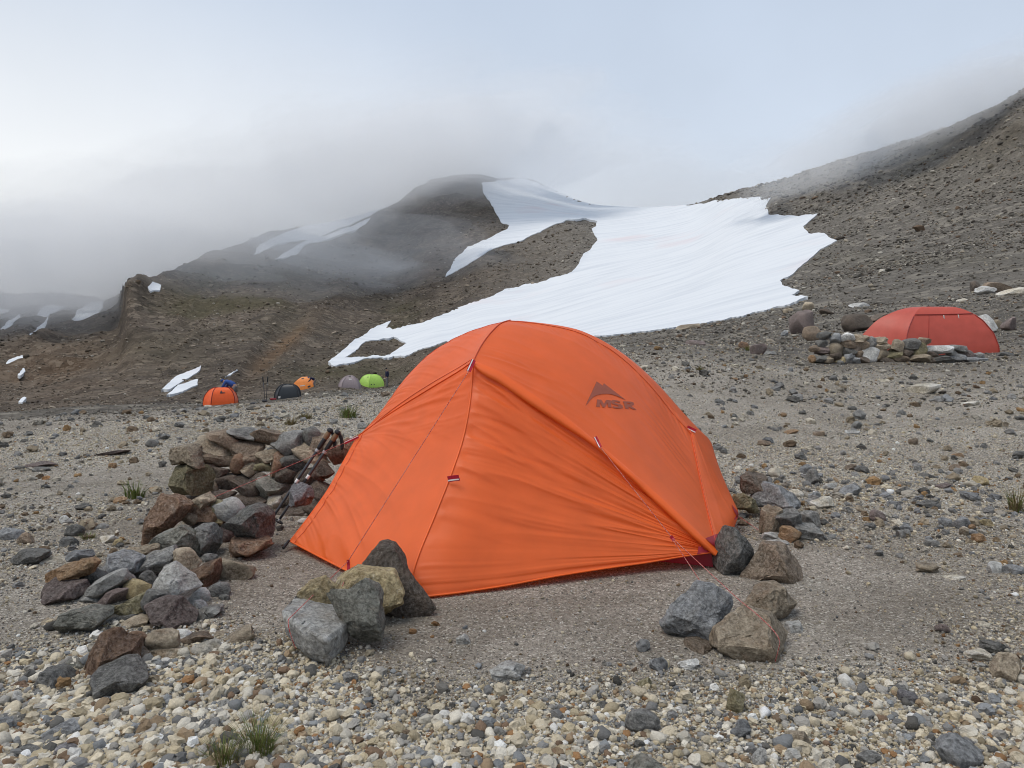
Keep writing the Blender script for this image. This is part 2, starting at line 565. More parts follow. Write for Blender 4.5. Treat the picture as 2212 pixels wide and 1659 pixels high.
g = MT('ground')
geo = g.n('ShaderNodeNewGeometry')
P = geo.outputs['Position']
A = lambda n: g.attr(n, out='Fac')
n1 = g.noise(P, 3.0, 6, 0.6)
n2 = g.noise(P, 38.0, 5, 0.65)
n3 = g.noise(P, 0.35, 6, 0.6)
n1b = g.noise(P, 1.3, 5, 0.62, .5)
sand = g.mix(g.mapr(g.math('ADD', g.math('MULTIPLY', n1, .5), g.math('MULTIPLY', n1b, .5)), .42, .58), (0.145, 0.112, 0.074), (0.40, 0.345, 0.275))
sand = g.mix(g.mapr(n2, .36, .64), g.mix(0.65, sand, (0.075, 0.060, 0.043)), g.mix(0.5, sand, (0.50, 0.455, 0.39)))
ng2 = g.noise(P, 210.0, 3, .7)
sand = g.mix(g.mapr(ng2, .38, .62), g.mix(0.45, sand, (0.06, 0.05, 0.04)), g.mix(0.30, sand, (0.60, 0.56, 0.50)))
vs_ = g.n('ShaderNodeTexVoronoi')
vs_.inputs['Scale'].default_value = 150
g.l(P, vs_.inputs['Vector'])
hv = g.n('ShaderNodeSeparateColor')
g.l(vs_.outputs['Color'], hv.inputs[0])
sand = g.mix(g.mapr(hv.outputs[0], .80, .86, 0, .85), sand, g.mix(hv.outputs[1], (0.30, 0.26, 0.21), (0.72, 0.68, 0.60)))
sand = g.mix(g.mapr(hv.outputs[2], .88, .92, 0, .8), sand, (0.07, 0.062, 0.055))
pt_ = g.mapr(g.noise(P, 0.75, 6, .62, .8), .44, .60)
sand = g.mix(g.math('MULTIPLY', pt_, .62), sand, g.mix(.25, (0.088, 0.069, 0.046), sand))
# unresolved grit between the built pebbles
vc = g.voro(P, 95.0, 'F1', 'Color')
hs = g.n('ShaderNodeSeparateColor')
g.l(vc, hs.inputs[0])
grit = g.mix(hs.outputs[0], (0.16, 0.15, 0.14), (0.62, 0.56, 0.46))
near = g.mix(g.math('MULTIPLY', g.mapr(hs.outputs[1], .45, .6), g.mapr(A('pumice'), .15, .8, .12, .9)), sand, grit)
# scree further off: broken stone in greys and browns
v2 = g.voro(P, 3.2, 'F1', 'Color')
h2 = g.n('ShaderNodeSeparateColor')
g.l(v2, h2.inputs[0])
v4 = g.voro(P, 0.33, 'F1', 'Color')
h4 = g.n('ShaderNodeSeparateColor')
g.l(v4, h4.inputs[0])
v3 = g.voro(P, 0.9, 'F1', 'Color')
h3 = g.n('ShaderNodeSeparateColor')
g.l(v3, h3.inputs[0])
gs = g.mix(h2.outputs[0], (0.070, 0.062, 0.052), (0.190, 0.170, 0.143))
gs = g.mix(g.mapr(h3.outputs[1], .70, .85, 0, .6), gs, (0.33, 0.295, 0.24))
gs = g.mix(g.mapr(n3, .4, .7, 0, .6), gs, (0.10, 0.088, 0.074))
bs = g.mix(h2.outputs[1], (0.036, 0.028, 0.021), (0.165, 0.130, 0.100))
bs = g.mix(g.mapr(h3.outputs[2], .70, .88, 0, .75), bs, (0.24, 0.20, 0.155))
bs = g.mix(g.mapr(h3.outputs[0], .72, .9, 0, .6), bs, (0.030, 0.024, 0.02))
n4 = g.noise(P, 0.06, 7, 0.62)
bs = g.mix(g.mapr(n4, .4, .62), bs, g.mix(0.55, bs, (0.05, 0.040, 0.033)))
bs = g.mix(g.mapr(h4.outputs[0], .6, .95, 0, .45), bs, (0.165, 0.135, 0.105))
bs = g.mix(g.mapr(h4.outputs[1], .7, .95, 0, .5), bs, (0.035, 0.030, 0.026))
mpg = g.n('ShaderNodeMapping')
mpg.inputs['Rotation'].default_value = (0, 0, math.radians(-35))
mpg.inputs['Scale'].default_value = (0.16, 0.018, 0.05)
g.l(P, mpg.inputs[0])
nst = g.noise(mpg.outputs[0], 1.0, 7, .62)
bs = g.mix(g.mapr(nst, .42, .60, 0, .5), bs, g.mix(.5, bs, (0.19, 0.155, 0.12)))
far_c = g.mix(A('brown'), gs, bs)
far_c = g.mix(g.math('MULTIPLY', A('moss'), .55), far_c, g.mix(h2.outputs[2], (0.050, 0.047, 0.020), (0.085, 0.078, 0.035)))
far_c = g.mix(g.math('MULTIPLY', A('ochre'), .45), far_c, (0.21, 0.115, 0.050))
# on the plain: paler silt with pumice flecks
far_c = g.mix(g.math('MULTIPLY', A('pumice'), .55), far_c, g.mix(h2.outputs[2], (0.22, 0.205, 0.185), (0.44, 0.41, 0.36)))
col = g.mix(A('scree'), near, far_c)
b = g.bump(n2, 0.9, 0.022)
b = g.bump(ng2, 0.7, 0.006, b)
b = g.bump(g.noise(P, 11.0, 4, .6), 0.5, 0.03, b)
b = g.bump(g.math('MULTIPLY', h2.outputs[0], A('scree')), 0.6, 0.3, b)
b = g.bump(g.math('MULTIPLY', h4.outputs[2], A('scree')), 0.35, 1.2, b)
b = g.bump(g.math('MULTIPLY', g.noise(P, 0.8, 8, .7), A('scree')), 0.7, 0.9, b)
g.princ(col, 0.95, b, 0.15)
ground = link('ground', me, None, g.m)
tag(ground, 'bare gravelly camp terrace rising into dark scree slopes', 'ground', None, 'structure')

# ------------------------------------------------------------------ snow lying in the hollows
def poly_mesh(polys, step, jit=0.0, seed=1):
    """triangles of an even-odd outline, boundary points first"""
    rnd = random.Random(seed)
    pts, edges, loops = [], [], []
    for p in polys:
        ring = []
        n = len(p)
        for i in range(n):
            a, b2 = Vector(p[i]), Vector(p[(i + 1) % n])
            k = max(1, int((b2 - a).length / step))
            nrm = Vector((b2.y - a.y, a.x - b2.x))
            nrm = nrm.normalized() if nrm.length > 0 else nrm
            for j in range(k):
                q_ = a.lerp(b2, j / k)
                if jit and j:
                    q_ = q_ + nrm * (rnd.uniform(-1, 1) * jit + jit * 1.2 * math.sin(q_.x * .21 + q_.y * .33 + seed))
                ring.append(q_)
        s = len(pts)
        pts += ring
        edges += [(s + i, s + (i + 1) % len(ring)) for i in range(len(ring))]
        loops.append(list(range(s, s + len(ring))))
    rings = [[(pts[i].x, pts[i].y) for i in lp] for lp in loops]
    nb = len(pts)
    xs = [q_.x for q_ in pts]
    ys = [q_.y for q_ in pts]
    gx, gy = np.meshgrid(np.arange(min(xs), max(xs), step * 1.6), np.arange(min(ys), max(ys), step * 1.1))
    gx, gy = gx.ravel(), gy.ravel()
    ins = np.zeros(gx.shape, bool)
    for rg in rings:
        ins ^= in_poly(gx, gy, rg)
    pts += [Vector((float(a), float(c))) for a, c in zip(gx[ins], gy[ins])]
    vv, ee, ff, *_ = delaunay_2d_cdt([q_.to_2d() for q_ in pts], edges, [], 0, 1e-4)
    ctr = np.array([[sum(vv[i].x for i in f) / len(f), sum(vv[i].y for i in f) / len(f)] for f in ff])
    keep = np.zeros(len(ff), bool)
    for rg in rings:
        keep ^= in_poly(ctr[:, 0], ctr[:, 1], rg)
    faces = [tuple(f) for f, k in zip(ff, keep) if k]
    return vv, faces

s = MT('snow')
geo = s.n('ShaderNodeNewGeometry')
P = geo.outputs['Position']
mp = s.n('ShaderNodeMapping')
mp.inputs['Rotation'].default_value = (0, 0, math.radians(28))
mp.inputs['Scale'].default_value = (0.035, 0.32, 0.2)
s.l(P, mp.inputs[0])
st = s.noise(mp.outputs[0], 1.0, 6, .6)
c = s.mix(s.mapr(st, .45, .75, 0, .8), (0.66, 0.68, 0.70), (0.50, 0.53, 0.57))
pk = s.noise(P, 0.035, 3, .5)
c = s.mix(s.mapr(pk, .60, .76, 0, .5), c, (0.64, 0.53, 0.53))
s.princ(c, 0.75, s.bump(st, .35, 0.5, s.bump(s.noise(P, .5, 5, .6), .25, .25)), 0.2)
SNOWM = s.m
LBL = ['broad snowfield filling the valley between the dark slopes', 'long snow strip along the left crest fading into cloud',
       'narrow snow tongue just below the crest strip on the left mountain', 'small round snow patch on the cliff nose',
       'upper of two slanting snow patches above the far orange tent', 'lower of two slanting snow patches above the far orange tent',
       'thin snow sliver right of the two slanting patches', 'snow patch right beside the cliff on the far misty slope',
       'steep narrow snow streak on the far misty slope', 'lowest snow patch at the left edge of the misty slope',
       'forked misty snow patch high on the far left slope', 'slanting snow patch at the picture\'s left edge',
       'tiny snow patch highest at the left edge', 'tiny snow fleck at the foot of the left slope', 'short snow sliver above the foot of the left slope']
for k, polys in enumerate(SNOW):
    vv, faces = poly_mesh(polys, 5.0 if k == 0 else 3.0, 0.8 if k == 0 else 0.6, k + 1)
    top = []
    rmin = 45 if k == 0 else (60 if k in (4, 5, 6, 13, 14) else 100)
    for p in vv:
        y, z = sight(p.x, p.y, rmin, ZB)
        x = (p.x - CX) * y / F
        zz = max(z, H(x, y)) + 0.08 + 0.0006 * y
        top.append((x, y, zz))
    used = {}
    cnt = {}
    for f in faces:
        for a, b2 in zip(f, f[1:] + f[:1]):
            cnt[(a, b2)] = cnt.get((a, b2), 0) + 1
    bnd = [e_ for e_ in cnt if (e_[1], e_[0]) not in cnt]
    V = list(top)
    low = {}
    FF = list(faces)
    for a, b2 in bnd:
        for i in (a, b2):
            if i not in low:
                low[i] = len(V)
                x, y, z = top[i]
                V.append((x, y, z - 0.25 - 0.002 * y))
        FF.append((b2, a, low[a], low[b2]))
    sme = pydata('snow', V, FF, True)
    bm = bmesh.new()
    bm.from_mesh(sme)
    loose = [v_ for v_ in bm.verts if not v_.link_faces]
    bmesh.ops.delete(bm, geom=loose, context='VERTS')
    bmesh.ops.recalc_face_normals(bm, faces=bm.faces)
    if sum(f.normal.z for f in bm.faces) < 0:
        bmesh.ops.reverse_faces(bm, faces=bm.faces)
    for e_ in bm.edges:
        if len(e_.link_faces) == 2 and e_.calc_face_angle(0) > .5:
            e_.smooth = False
    bm.to_mesh(sme)
    bm.free()
    so = link('snowfield' if k == 0 else 'snow_patch', sme, None, SNOWM)
    tag(so, LBL[k], 'snow', None, 'structure')

# ------------------------------------------------------------------ cloud hanging on the crests: closed volumes
def fog_mat(name, dens, col=(0.994, 0.995, 0.998), aniso=0.0):
    m = MT(name)
    pv = m.n('ShaderNodeVolumePrincipled')
    pv.inputs['Color'].default_value = (*col, 1)
    pv.inputs['Density'].default_value = dens
    pv.inputs['Anisotropy'].default_value = aniso
    m.l(pv.outputs[0], m.o.inputs['Volume'])
    return m.m

def blob(name, ctr, rad, dens, seed, rot=0.0):
    bm = bmesh.new()
    bmesh.ops.create_icosphere(bm, subdivisions=5, radius=1)
    co = np.array([v_.co[:] for v_ in bm.verts])
    d = 1 + 0.24 * vn3(co * 1.7 + seed, seed) + 0.16 * vn3(co * 3.7 + seed, seed + 3) + 0.09 * vn3(co * 8.3 + seed, seed + 4)
    for v_, k in zip(bm.verts, d):
        v_.co = v_.co * float(k)
    me_ = bpy.data.meshes.new(name)
    bm.to_mesh(me_)
    bm.free()
    me_.polygons.foreach_set('use_smooth', [True] * len(me_.polygons))
    o = link(name, me_, None, fog_mat(name, dens))
    o.location = ctr
    o.scale = rad
    o.rotation_euler = (0, 0, rot)
    tag(o, None, None, None, 'stuff')
    return o

FOG = [  # u, v, distance, radii, density, tilt, label
 (40, 610, 255, (120, 65, 25), 0.0165, 0, 'bright cloud hiding the far left slopes'),
 (390, 508, 245, (70, 50, 17), 0.0095, -16, 'cloud lying along the left crest'),
 (690, 390, 350, (100, 60, 26), 0.0075, -14, 'cloud drifting over the middle of the left crest'),
 (945, 350, 400, (85, 60, 26), 0.0145, -8, 'cloud bank swallowing the central peak'),
 (1290, 395, 500, (160, 60, 20), 0.006, 4, 'pale cloud behind the snow saddle'),
 (1960, 285, 175, (36, 26, 8), 0.022, -18, 'thin cloud veil on the right crest'),
 (2190, 195, 170, (30, 26, 8), 0.012, -20, 'wisp of cloud at the top right corner of the crest'),
]
for i, (u, v, y, rad, dens, tilt, lb) in enumerate(FOG):
    for kf, df, nm in ((1.0, .62, ''), (1.32, .30, 'thin outer mist of the ')):
        o = blob('cloud', px(u, v, y), tuple(r_ * kf for r_ in rad), dens * df, 11 + i + int(10 * kf))
        o.rotation_euler = (0, math.radians(tilt), 0)
        tag(o, nm + lb, 'cloud')
# ------------------------------------------------------------------ stone materials
def rock_mat(name, c1, c2, c3, amt=0.4, strata=0.0, white=0.0):
    m = MT('stone_' + name)
    tc_ = m.n('ShaderNodeTexCoord')
    oi = m.n('ShaderNodeObjectInfo')
    add = m.n('ShaderNodeVectorMath', operation='ADD')
    sc_ = m.n('ShaderNodeVectorMath', operation='SCALE')
    sc_.inputs[0].default_value = (37.0, 91.0, 53.0)
    m.l(oi.outputs['Random'], sc_.inputs[3])
    m.l(tc_.outputs['Object'], add.inputs[0])
    m.l(sc_.outputs[0], add.inputs[1])
    P_ = add.outputs[0]
    a = m.noise(P_, 14, 7, .65, .8)
    b_ = m.noise(P_, 7.0, 6, .62, 1.6)
    f_ = m.noise(P_, 75, 6, .7)
    ff = m.noise(P_, 260, 3, .6)
    mp_ = m.n('ShaderNodeMapping')
    mp_.inputs['Scale'].default_value = (3, 3, 60)
    mp_.inputs['Rotation'].default_value = (.35, .2, 0)
    m.l(P_, mp_.inputs[0])
    stn = m.noise(mp_.outputs[0], 1.0, 4, .6, .4)
    c = m.mix(m.mapr(a, .36, .64), tuple(x * .78 for x in c1), tuple(x * 1.12 for x in c2))
    if strata:
        c = m.mix(m.mapr(stn, .4, .65, 0, strata), c, m.mix(.5, c1, c3))
    c = m.mix(m.mapr(b_, .52, .66, 0, amt, True), c, c3)
    if white:
        c = m.mix(m.mapr(m.noise(P_, 22, 5, .65), .60, .68, 0, white), c, (0.62, 0.60, 0.55))
    c = m.mix(m.mapr(f_, .40, .62), m.mix(.48, c, (0.02, 0.018, 0.015)), m.mix(.12, c, (.6, .58, .54)))
    vo = m.voro(P_, 26, 'DISTANCE_TO_EDGE')
    c = m.mix(m.mapr(vo, .0, .035, .32, 0), c, (.03, .026, .022))
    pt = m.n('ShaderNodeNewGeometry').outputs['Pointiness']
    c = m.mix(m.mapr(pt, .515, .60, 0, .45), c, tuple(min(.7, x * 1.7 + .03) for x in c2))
    sp = m.mapr(ff, .62, .72, 0, .4)
    c = m.mix(sp, c, (.55, .52, .47))
    # each stone a little lighter or darker than the next
    hsv = m.n('ShaderNodeHueSaturation')
    m.l(c, hsv.inputs['Color'])
    m.l(m.mapr(oi.outputs['Random'], 0, 1, 1.0, 1.6), hsv.inputs['Value'])
    nb = m.bump(f_, .9, .020)
    nb = m.bump(a, .8, .035, nb)
    nb = m.bump(stn, .25 + .4 * strata, .012, nb)
    nb = m.bump(ff, .3, .003, nb)
    m.princ(hsv.outputs[0], 0.86, nb, .22)
    return m.m

RM = {
 'grey':   rock_mat('grey', (.150, .150, .145), (.215, .212, .200), (.20, .17, .125), .35),
 'pale':   rock_mat('pale', (.36, .355, .335), (.46, .455, .43), (.30, .25, .185), .35, .25, .3),
 'dark':   rock_mat('dark_grey', (.070, .070, .067), (.115, .113, .105), (.10, .085, .06), .4),
 'blue':   rock_mat('blue_grey', (.155, .162, .170), (.235, .242, .248), (.18, .165, .14), .35),
 'brown':  rock_mat('brown', (.125, .088, .058), (.20, .145, .098), (.25, .195, .135), .5, .4),
 'dbrown': rock_mat('dark_brown', (.060, .045, .035), (.10, .074, .055), (.14, .092, .055), .4, .3),
 'rust':   rock_mat('rust', (.150, .072, .036), (.215, .125, .070), (.11, .085, .065), .5, .35, .15),
 'orange': rock_mat('orange', (.30, .150, .055), (.26, .165, .085), (.17, .11, .07), .5),
 'tan':    rock_mat('tan', (.235, .185, .125), (.32, .265, .19), (.22, .14, .075), .5, .4, .15),
 'cream':  rock_mat('cream', (.50, .44, .33), (.62, .56, .45), (.42, .32, .19), .45),
 'olive':  rock_mat('olive', (.150, .132, .068), (.215, .185, .098), (.26, .215, .11), .5, .3),
 'ochre':  rock_mat('ochre', (.30, .215, .090), (.40, .32, .175), (.16, .13, .07), .55, .2, .25),
 'maroon': rock_mat('maroon', (.105, .072, .065), (.150, .112, .102), (.14, .12, .11), .5, .2),
 'purple': rock_mat('purple_grey', (.135, .128, .140), (.205, .195, .205), (.16, .15, .15), .4),
 'white':  rock_mat('white', (.56, .55, .52), (.68, .67, .63), (.42, .38, .31), .35),
 'green':  rock_mat('green_grey', (.145, .150, .125), (.215, .215, .185), (.21, .165, .12), .45, .3),
}

# ------------------------------------------------------------------ stone shapes
_ICO = {}
def ico(n):
    if n not in _ICO:
        bm = bmesh.new()
        bmesh.ops.create_icosphere(bm, subdivisions=n, radius=1)
        bm.verts.ensure_lookup_table()
        v = np.array([q_.co[:] for q_ in bm.verts])
        f = np.array([[q_.index for q_ in fc.verts] for fc in bm.faces])
        bm.free()
        _ICO[n] = (v, f)
    return _ICO[n]

def rock_verts(seed, sub=3, cuts=12, flat=0.0, rough=0.05):
    rs = np.random.RandomState(seed)
    v, f = ico(sub)
    ex = 3.2 if flat else 2.5
    p = v / (np.abs(v) ** ex).sum(1, keepdims=True) ** (1 / ex)
    for k in range(cuts):
        n = rs.normal(size=3)
        n[2] *= 1 + flat
        n /= np.linalg.norm(n)
        d = rs.uniform(.58, .95)
        t = p @ n - d
        p = p - np.outer(np.maximum(t, 0), n)
    if flat:   # slaty stones: layers that step in and out
        lay = np.floor((p[:, 2] + .12 * vn3(v * 2.0, seed + 9)) * 5.0 + 20)
        k_ = hash2(lay, lay * 0 + seed, lay * 0, 3)
        p[:, :2] *= (1 - .13 * k_)[:, None]
    p = p + v * (rough * vn3(v * 2.3 + seed % 97, seed))[:, None]
    p = p + v * (rough * .55 * vn3(v * 6.5 + seed % 89, seed + 1))[:, None]
    if sub >= 4:
        p = p + v * (rough * .35 * vn3(v * 14 + seed % 83, seed + 2))[:, None]
    lo, hi = p.min(0), p.max(0)
    p = (p - (lo + hi) / 2) / ((hi - lo) / 2)
    return p, f

def smooth_angle(me_, deg=32):
    bm = bmesh.new()
    bm.from_mesh(me_)
    ca = math.radians(deg)
    for e_ in bm.edges:
        if len(e_.link_faces) == 2 and e_.calc_face_angle(0) > ca:
            e_.smooth = False
    bm.to_mesh(me_)
    bm.free()

_seed = [100]
def stone(name, ctr, dims, rot, mat, parent=None, sub=3, cuts=None, rough=.05, tilt=None):
    """an angular stone; dims = width, depth, height; rot = roll seen from the front (degrees, clockwise +)"""
    _seed[0] += 1
    sd = _seed[0]
    rs = random.Random(sd)
    p, f = rock_verts(sd, sub, cuts or rs.randint(10, 16), .6 if dims[2] < dims[0] * .6 else 0, rough)
    p = p * (np.array(dims) / 2)
    R = Euler((math.radians(rs.uniform(-9, 9) if tilt is None else tilt), math.radians(rot), math.radians(rs.uniform(-22, 22))), 'ZXY').to_matrix()
    p = p @ np.array(R).T
    me_ = mesh_np(name, p, f)
    smooth_angle(me_, 34)
    o = link(name, me_, parent, RM[mat])
    o.location = ctr
    return o

def outline_rock(name, pts, y, thick, mat, label=None, cat='rock', group=None, seed=0, sub=5, cuts=10, lean=0.0, rough=.045, zmax=None, front=1.0, parent=None):
    """a rock with a surveyed outline (u, v points at distance y), its own depth 'thick', faceted front and back"""
    rs = np.random.RandomState(seed + 5)
    P_ = np.array([[(u - CX) * y / F, CH + (VH - v) * y / F] for u, v in pts])
    # centre of the outline
    c = P_.mean(0)
    ang = np.arctan2(P_[:, 1] - c[1], P_[:, 0] - c[0])
    v, f = ico(sub)
    a = np.arctan2(v[:, 2], v[:, 0])
    # radius of the outline in each direction
    n = len(P_)
    rad = np.zeros(len(a))
    d = np.stack([np.cos(a), np.sin(a)], 1)
    for i in range(n):
        p0, p1 = P_[i] - c, P_[(i + 1) % n] - c
        e_ = p1 - p0
        den = d[:, 0] * e_[1] - d[:, 1] * e_[0]
        with np.errstate(divide='ignore', invalid='ignore'):
            t = (p0[0] * e_[1] - p0[1] * e_[0]) / den
            s_ = (p0[0] * d[:, 1] - p0[1] * d[:, 0]) / den
        ok = (t > 0) & (s_ >= -1e-6) & (s_ <= 1 + 1e-6) & np.isfinite(t)
        rad = np.where(ok & (t > rad), t, rad)
    rho = np.hypot(v[:, 0], v[:, 2])
    rr = np.sin(np.minimum(1, rho) * math.pi / 2) ** 0.8
    dep = np.sign(v[:, 1]) * np.abs(v[:, 1]) ** 0.75
    q_ = np.stack([v[:, 0] / np.maximum(rho, 1e-6) * rr, dep * np.where(v[:, 1] < 0, front, 1.0), v[:, 2] / np.maximum(rho, 1e-6) * rr], 1)
    # facets: cuts through the front and back, keeping the outline
    for k in range(cuts):
        nn = rs.normal(size=3)
        nn[1] = (-1 if rs.rand() < .7 else 1) * (abs(nn[1]) + .55)
        nn /= np.linalg.norm(nn)
        dd = rs.uniform(.50, .80)
        t = q_ @ nn - dd
        q_ = q_ - np.outer(np.maximum(t, 0), nn) * .92
    nz_ = vn3(v * 3.0 + seed, seed) * rough + vn3(v * 8.0 + seed, seed + 1) * rough * .6 + vn3(v * 20 + seed, seed + 2) * rough * .35
    q_ = q_ + v * nz_[:, None]
    sc_ = np.hypot(*(P_ - c).T).mean()
    x = q_[:, 0] * rad
    z = q_[:, 2] * rad
    yy = q_[:, 1] * thick / 2 + lean * z
    p = np.stack([x, yy, z], 1)
    me_ = mesh_np(name, p, f)
    smooth_angle(me_, 30)
    o = link(name, me_, parent, RM[mat])
    o.location = (c[0], y, c[1])
    if label:
        tag(o, label, cat, group)
    return o

def crop(x0, y0, scale):
    return lambda x, y: ((x0 + x / scale) * .54861, (y0 + y / scale) * .54861), .54861 / scale

cA, kA = crop(500, 1600, 2.212)
cD, kD = crop(0, 2000, 2.074)
cB, kB = crop(1000, 2000, 2.212)
cC, kC = crop(2500, 1800, 1.843)
cR, kR = crop(2500, 1050, 1.4439)
cQ, kQ = crop(2900, 1600, 1.954)

def pile(parent, rows, fn, k, depth_of, sub=3, name='stone', grow=1.18, dmin=.75):
    for i, row in enumerate(rows):
        x, y, w_, h_, rot, mat = row[:6]
        base = row[6] if len(row) > 6 and row[6] else None
        u, v = fn(x, y)
        vb = fn(x, base if base else y + h_ / 2)[1]
        dy = depth_of(u, vb, v)
        wd, ht = w_ * k * dy / F * grow, h_ * k * dy / F * grow
        th = max(wd * dmin, ht * .8)
        c = px(u, v, dy + th * .25)
        stone(name, c, (wd, th, ht), rot, mat, parent, sub if max(wd, ht) / dy * F > 40 else min(sub, 3))

def flat_depth(u, vb, v):
    return CH * F / (vb - VH) + .03

# ---- upper windbreak wall, left of the tent
wallA = empty('stone_windbreak', ground_at(520, 1130))
WA = Vector(wallA.location)
tag(wallA, 'tallest dry stone windbreak of brown slabs, behind the leaning trekking poles', 'stone wall')
def adopt(parent):
    bpy.context.view_layer.update()
    for ch in [o for o in COL.objects if o.parent == parent]:
        ch.location = Vector(ch.location) - Vector(parent.location)

def depth_A(u, vb, v):
    h = max(0, 1115 - v) / 180.0
    return 4.66 + .22 * h - .12 * max(0, (u - 560) / 200.0) + (0.10 if u < 420 else 0)
rowsA = [
 (765, 690, 70, 150, 8, 'tan'), (750, 345, 320, 140, 14, 'tan'),
 (840, 275, 290, 150, 14, 'brown'), (1010, 250, 240, 105, 2, 'grey'), (1240, 275, 300, 130, 9, 'brown'), (1040, 370, 265, 115, 0, 'brown'),
 (810, 470, 265, 135, 5, 'brown'), (785, 565, 200, 95, 4, 'dbrown'), (975, 500, 120, 165, 20, 'rust'), (1085, 470, 145, 80, 5, 'brown'),
 (1180, 525, 135, 75, 5, 'olive'), (1070, 550, 160, 120, -8, 'tan'), (1235, 430, 215, 95, -10, 'tan'), (1310, 520, 125, 230, 24, 'rust'),
 (1420, 330, 260, 195, -15, 'grey'), (1605, 270, 140, 165, 10, 'dark'), (1600, 430, 320, 120, 34, 'tan'), (1465, 495, 210, 130, -4, 'dark'),
 (1680, 360, 150, 220, 10, 'brown'), (1830, 400, 190, 180, -12, 'brown'), (1920, 330, 130, 100, 25, 'tan'), (1400, 610, 190, 130, 5, 'dbrown'),
 (1590, 620, 230, 140, -6, 'dbrown'), (1720, 560, 170, 130, 18, 'dbrown'), (1000, 680, 330, 130, 25, 'dbrown'), (1285, 715, 255, 180, 3, 'green'),
 (860, 660, 170, 120, 8, 'dbrown'), (1160, 640, 170, 120, 0, 'dbrown'), (1290, 845, 180, 110, -5, 'cream'), (1080, 850, 300, 150, 4, 'dbrown'),
 (840, 790, 200, 120, -4, 'dbrown'), (1450, 930, 260, 120, 3, 'dbrown'), (1470, 1000, 190, 110, -3, 'pale'), (1430, 800, 170, 120, 0, 'dbrown'),
 (1700, 760, 220, 180, 10, 'dbrown'), (1660, 900, 220, 150, 0, 'dbrown'), (1000, 950, 260, 120, 0, 'dbrown'), (560, 820, 300, 120, 0, 'dbrown'), (700, 600, 160, 200, 0, 'dbrown'),
]
pile(wallA, rowsA, cA, kA, depth_A, 3)
def depth_A2(u, vb, v):
    return 3.98
pile(wallA, [(660, 825, 230, 115, -10, 'tan'), (690, 930, 230, 140, 10, 'rust'), (590, 975, 180, 120, 20, 'brown'), (720, 1025, 180, 80, 5, 'dbrown'),
             (805, 900, 110, 150, 5, 'olive'), (800, 1005, 80, 100, 10, 'ochre'), (885, 885, 250, 190, 25, 'pale'), (850, 1120, 180, 180, 30, 'maroon'),
             (640, 1110, 300, 160, 0, 'dbrown')], cA, kA, depth_A2, 3)
def oA(pts):
    return [cA(*p) for p in pts]
outline_rock('stone', oA([(395, 420), (410, 355), (500, 340), (565, 335), (640, 395), (690, 470), (700, 525), (560, 505), (405, 515)]), 4.72, .3, 'tan', seed=1, parent=wallA, cuts=7)
outline_rock('stone', oA([(370, 640), (376, 580), (410, 525), (540, 505), (660, 535), (730, 600), (760, 690), (740, 760), (640, 790), (410, 785), (390, 720)]), 4.66, .34, 'olive', seed=2, parent=wallA, cuts=7)
outline_rock('stone', oA([(120, 1230), (128, 1100), (200, 900), (275, 765), (420, 790), (560, 860), (545, 900), (480, 975), (380, 1070), (240, 1130), (240, 1210)]), 3.92, .24, 'rust', seed=3, lean=.25, parent=wallA, cuts=7)
outline_rock('stone', oA([(240, 1170), (280, 1110), (400, 1090), (495, 1005), (600, 1040), (690, 1110), (700, 1200), (640, 1300), (480, 1260), (330, 1240)]), 3.70, .28, 'green', seed=4, parent=wallA)
outline_rock('stone', oA([(600, 1050), (700, 1035), (810, 1080), (825, 1140), (790, 1250), (740, 1330), (650, 1300), (640, 1180)]), 3.74, .24, 'grey', seed=5, parent=wallA)
outline_rock('stone', oA([(858, 1020), (1000, 900), (1090, 865), (1170, 890), (1230, 960), (1260, 1100), (1250, 1160), (1110, 1170), (960, 1150), (930, 1080)]), 3.80, .30, 'dark', seed=6, parent=wallA)
outline_rock('stone', oA([(865, 1250), (890, 1160), (1060, 1150), (1260, 1150), (1282, 1200), (1200, 1260), (1060, 1310), (900, 1330)]), 3.74, .30, 'rust', seed=7, parent=wallA)
outline_rock('stone', oA([(1395, 790), (1420, 700), (1490, 672), (1595, 700), (1625, 790), (1580, 860), (1450, 900), (1400, 870)]), 4.14, .20, 'purple', seed=8, parent=wallA)
adopt(wallA)

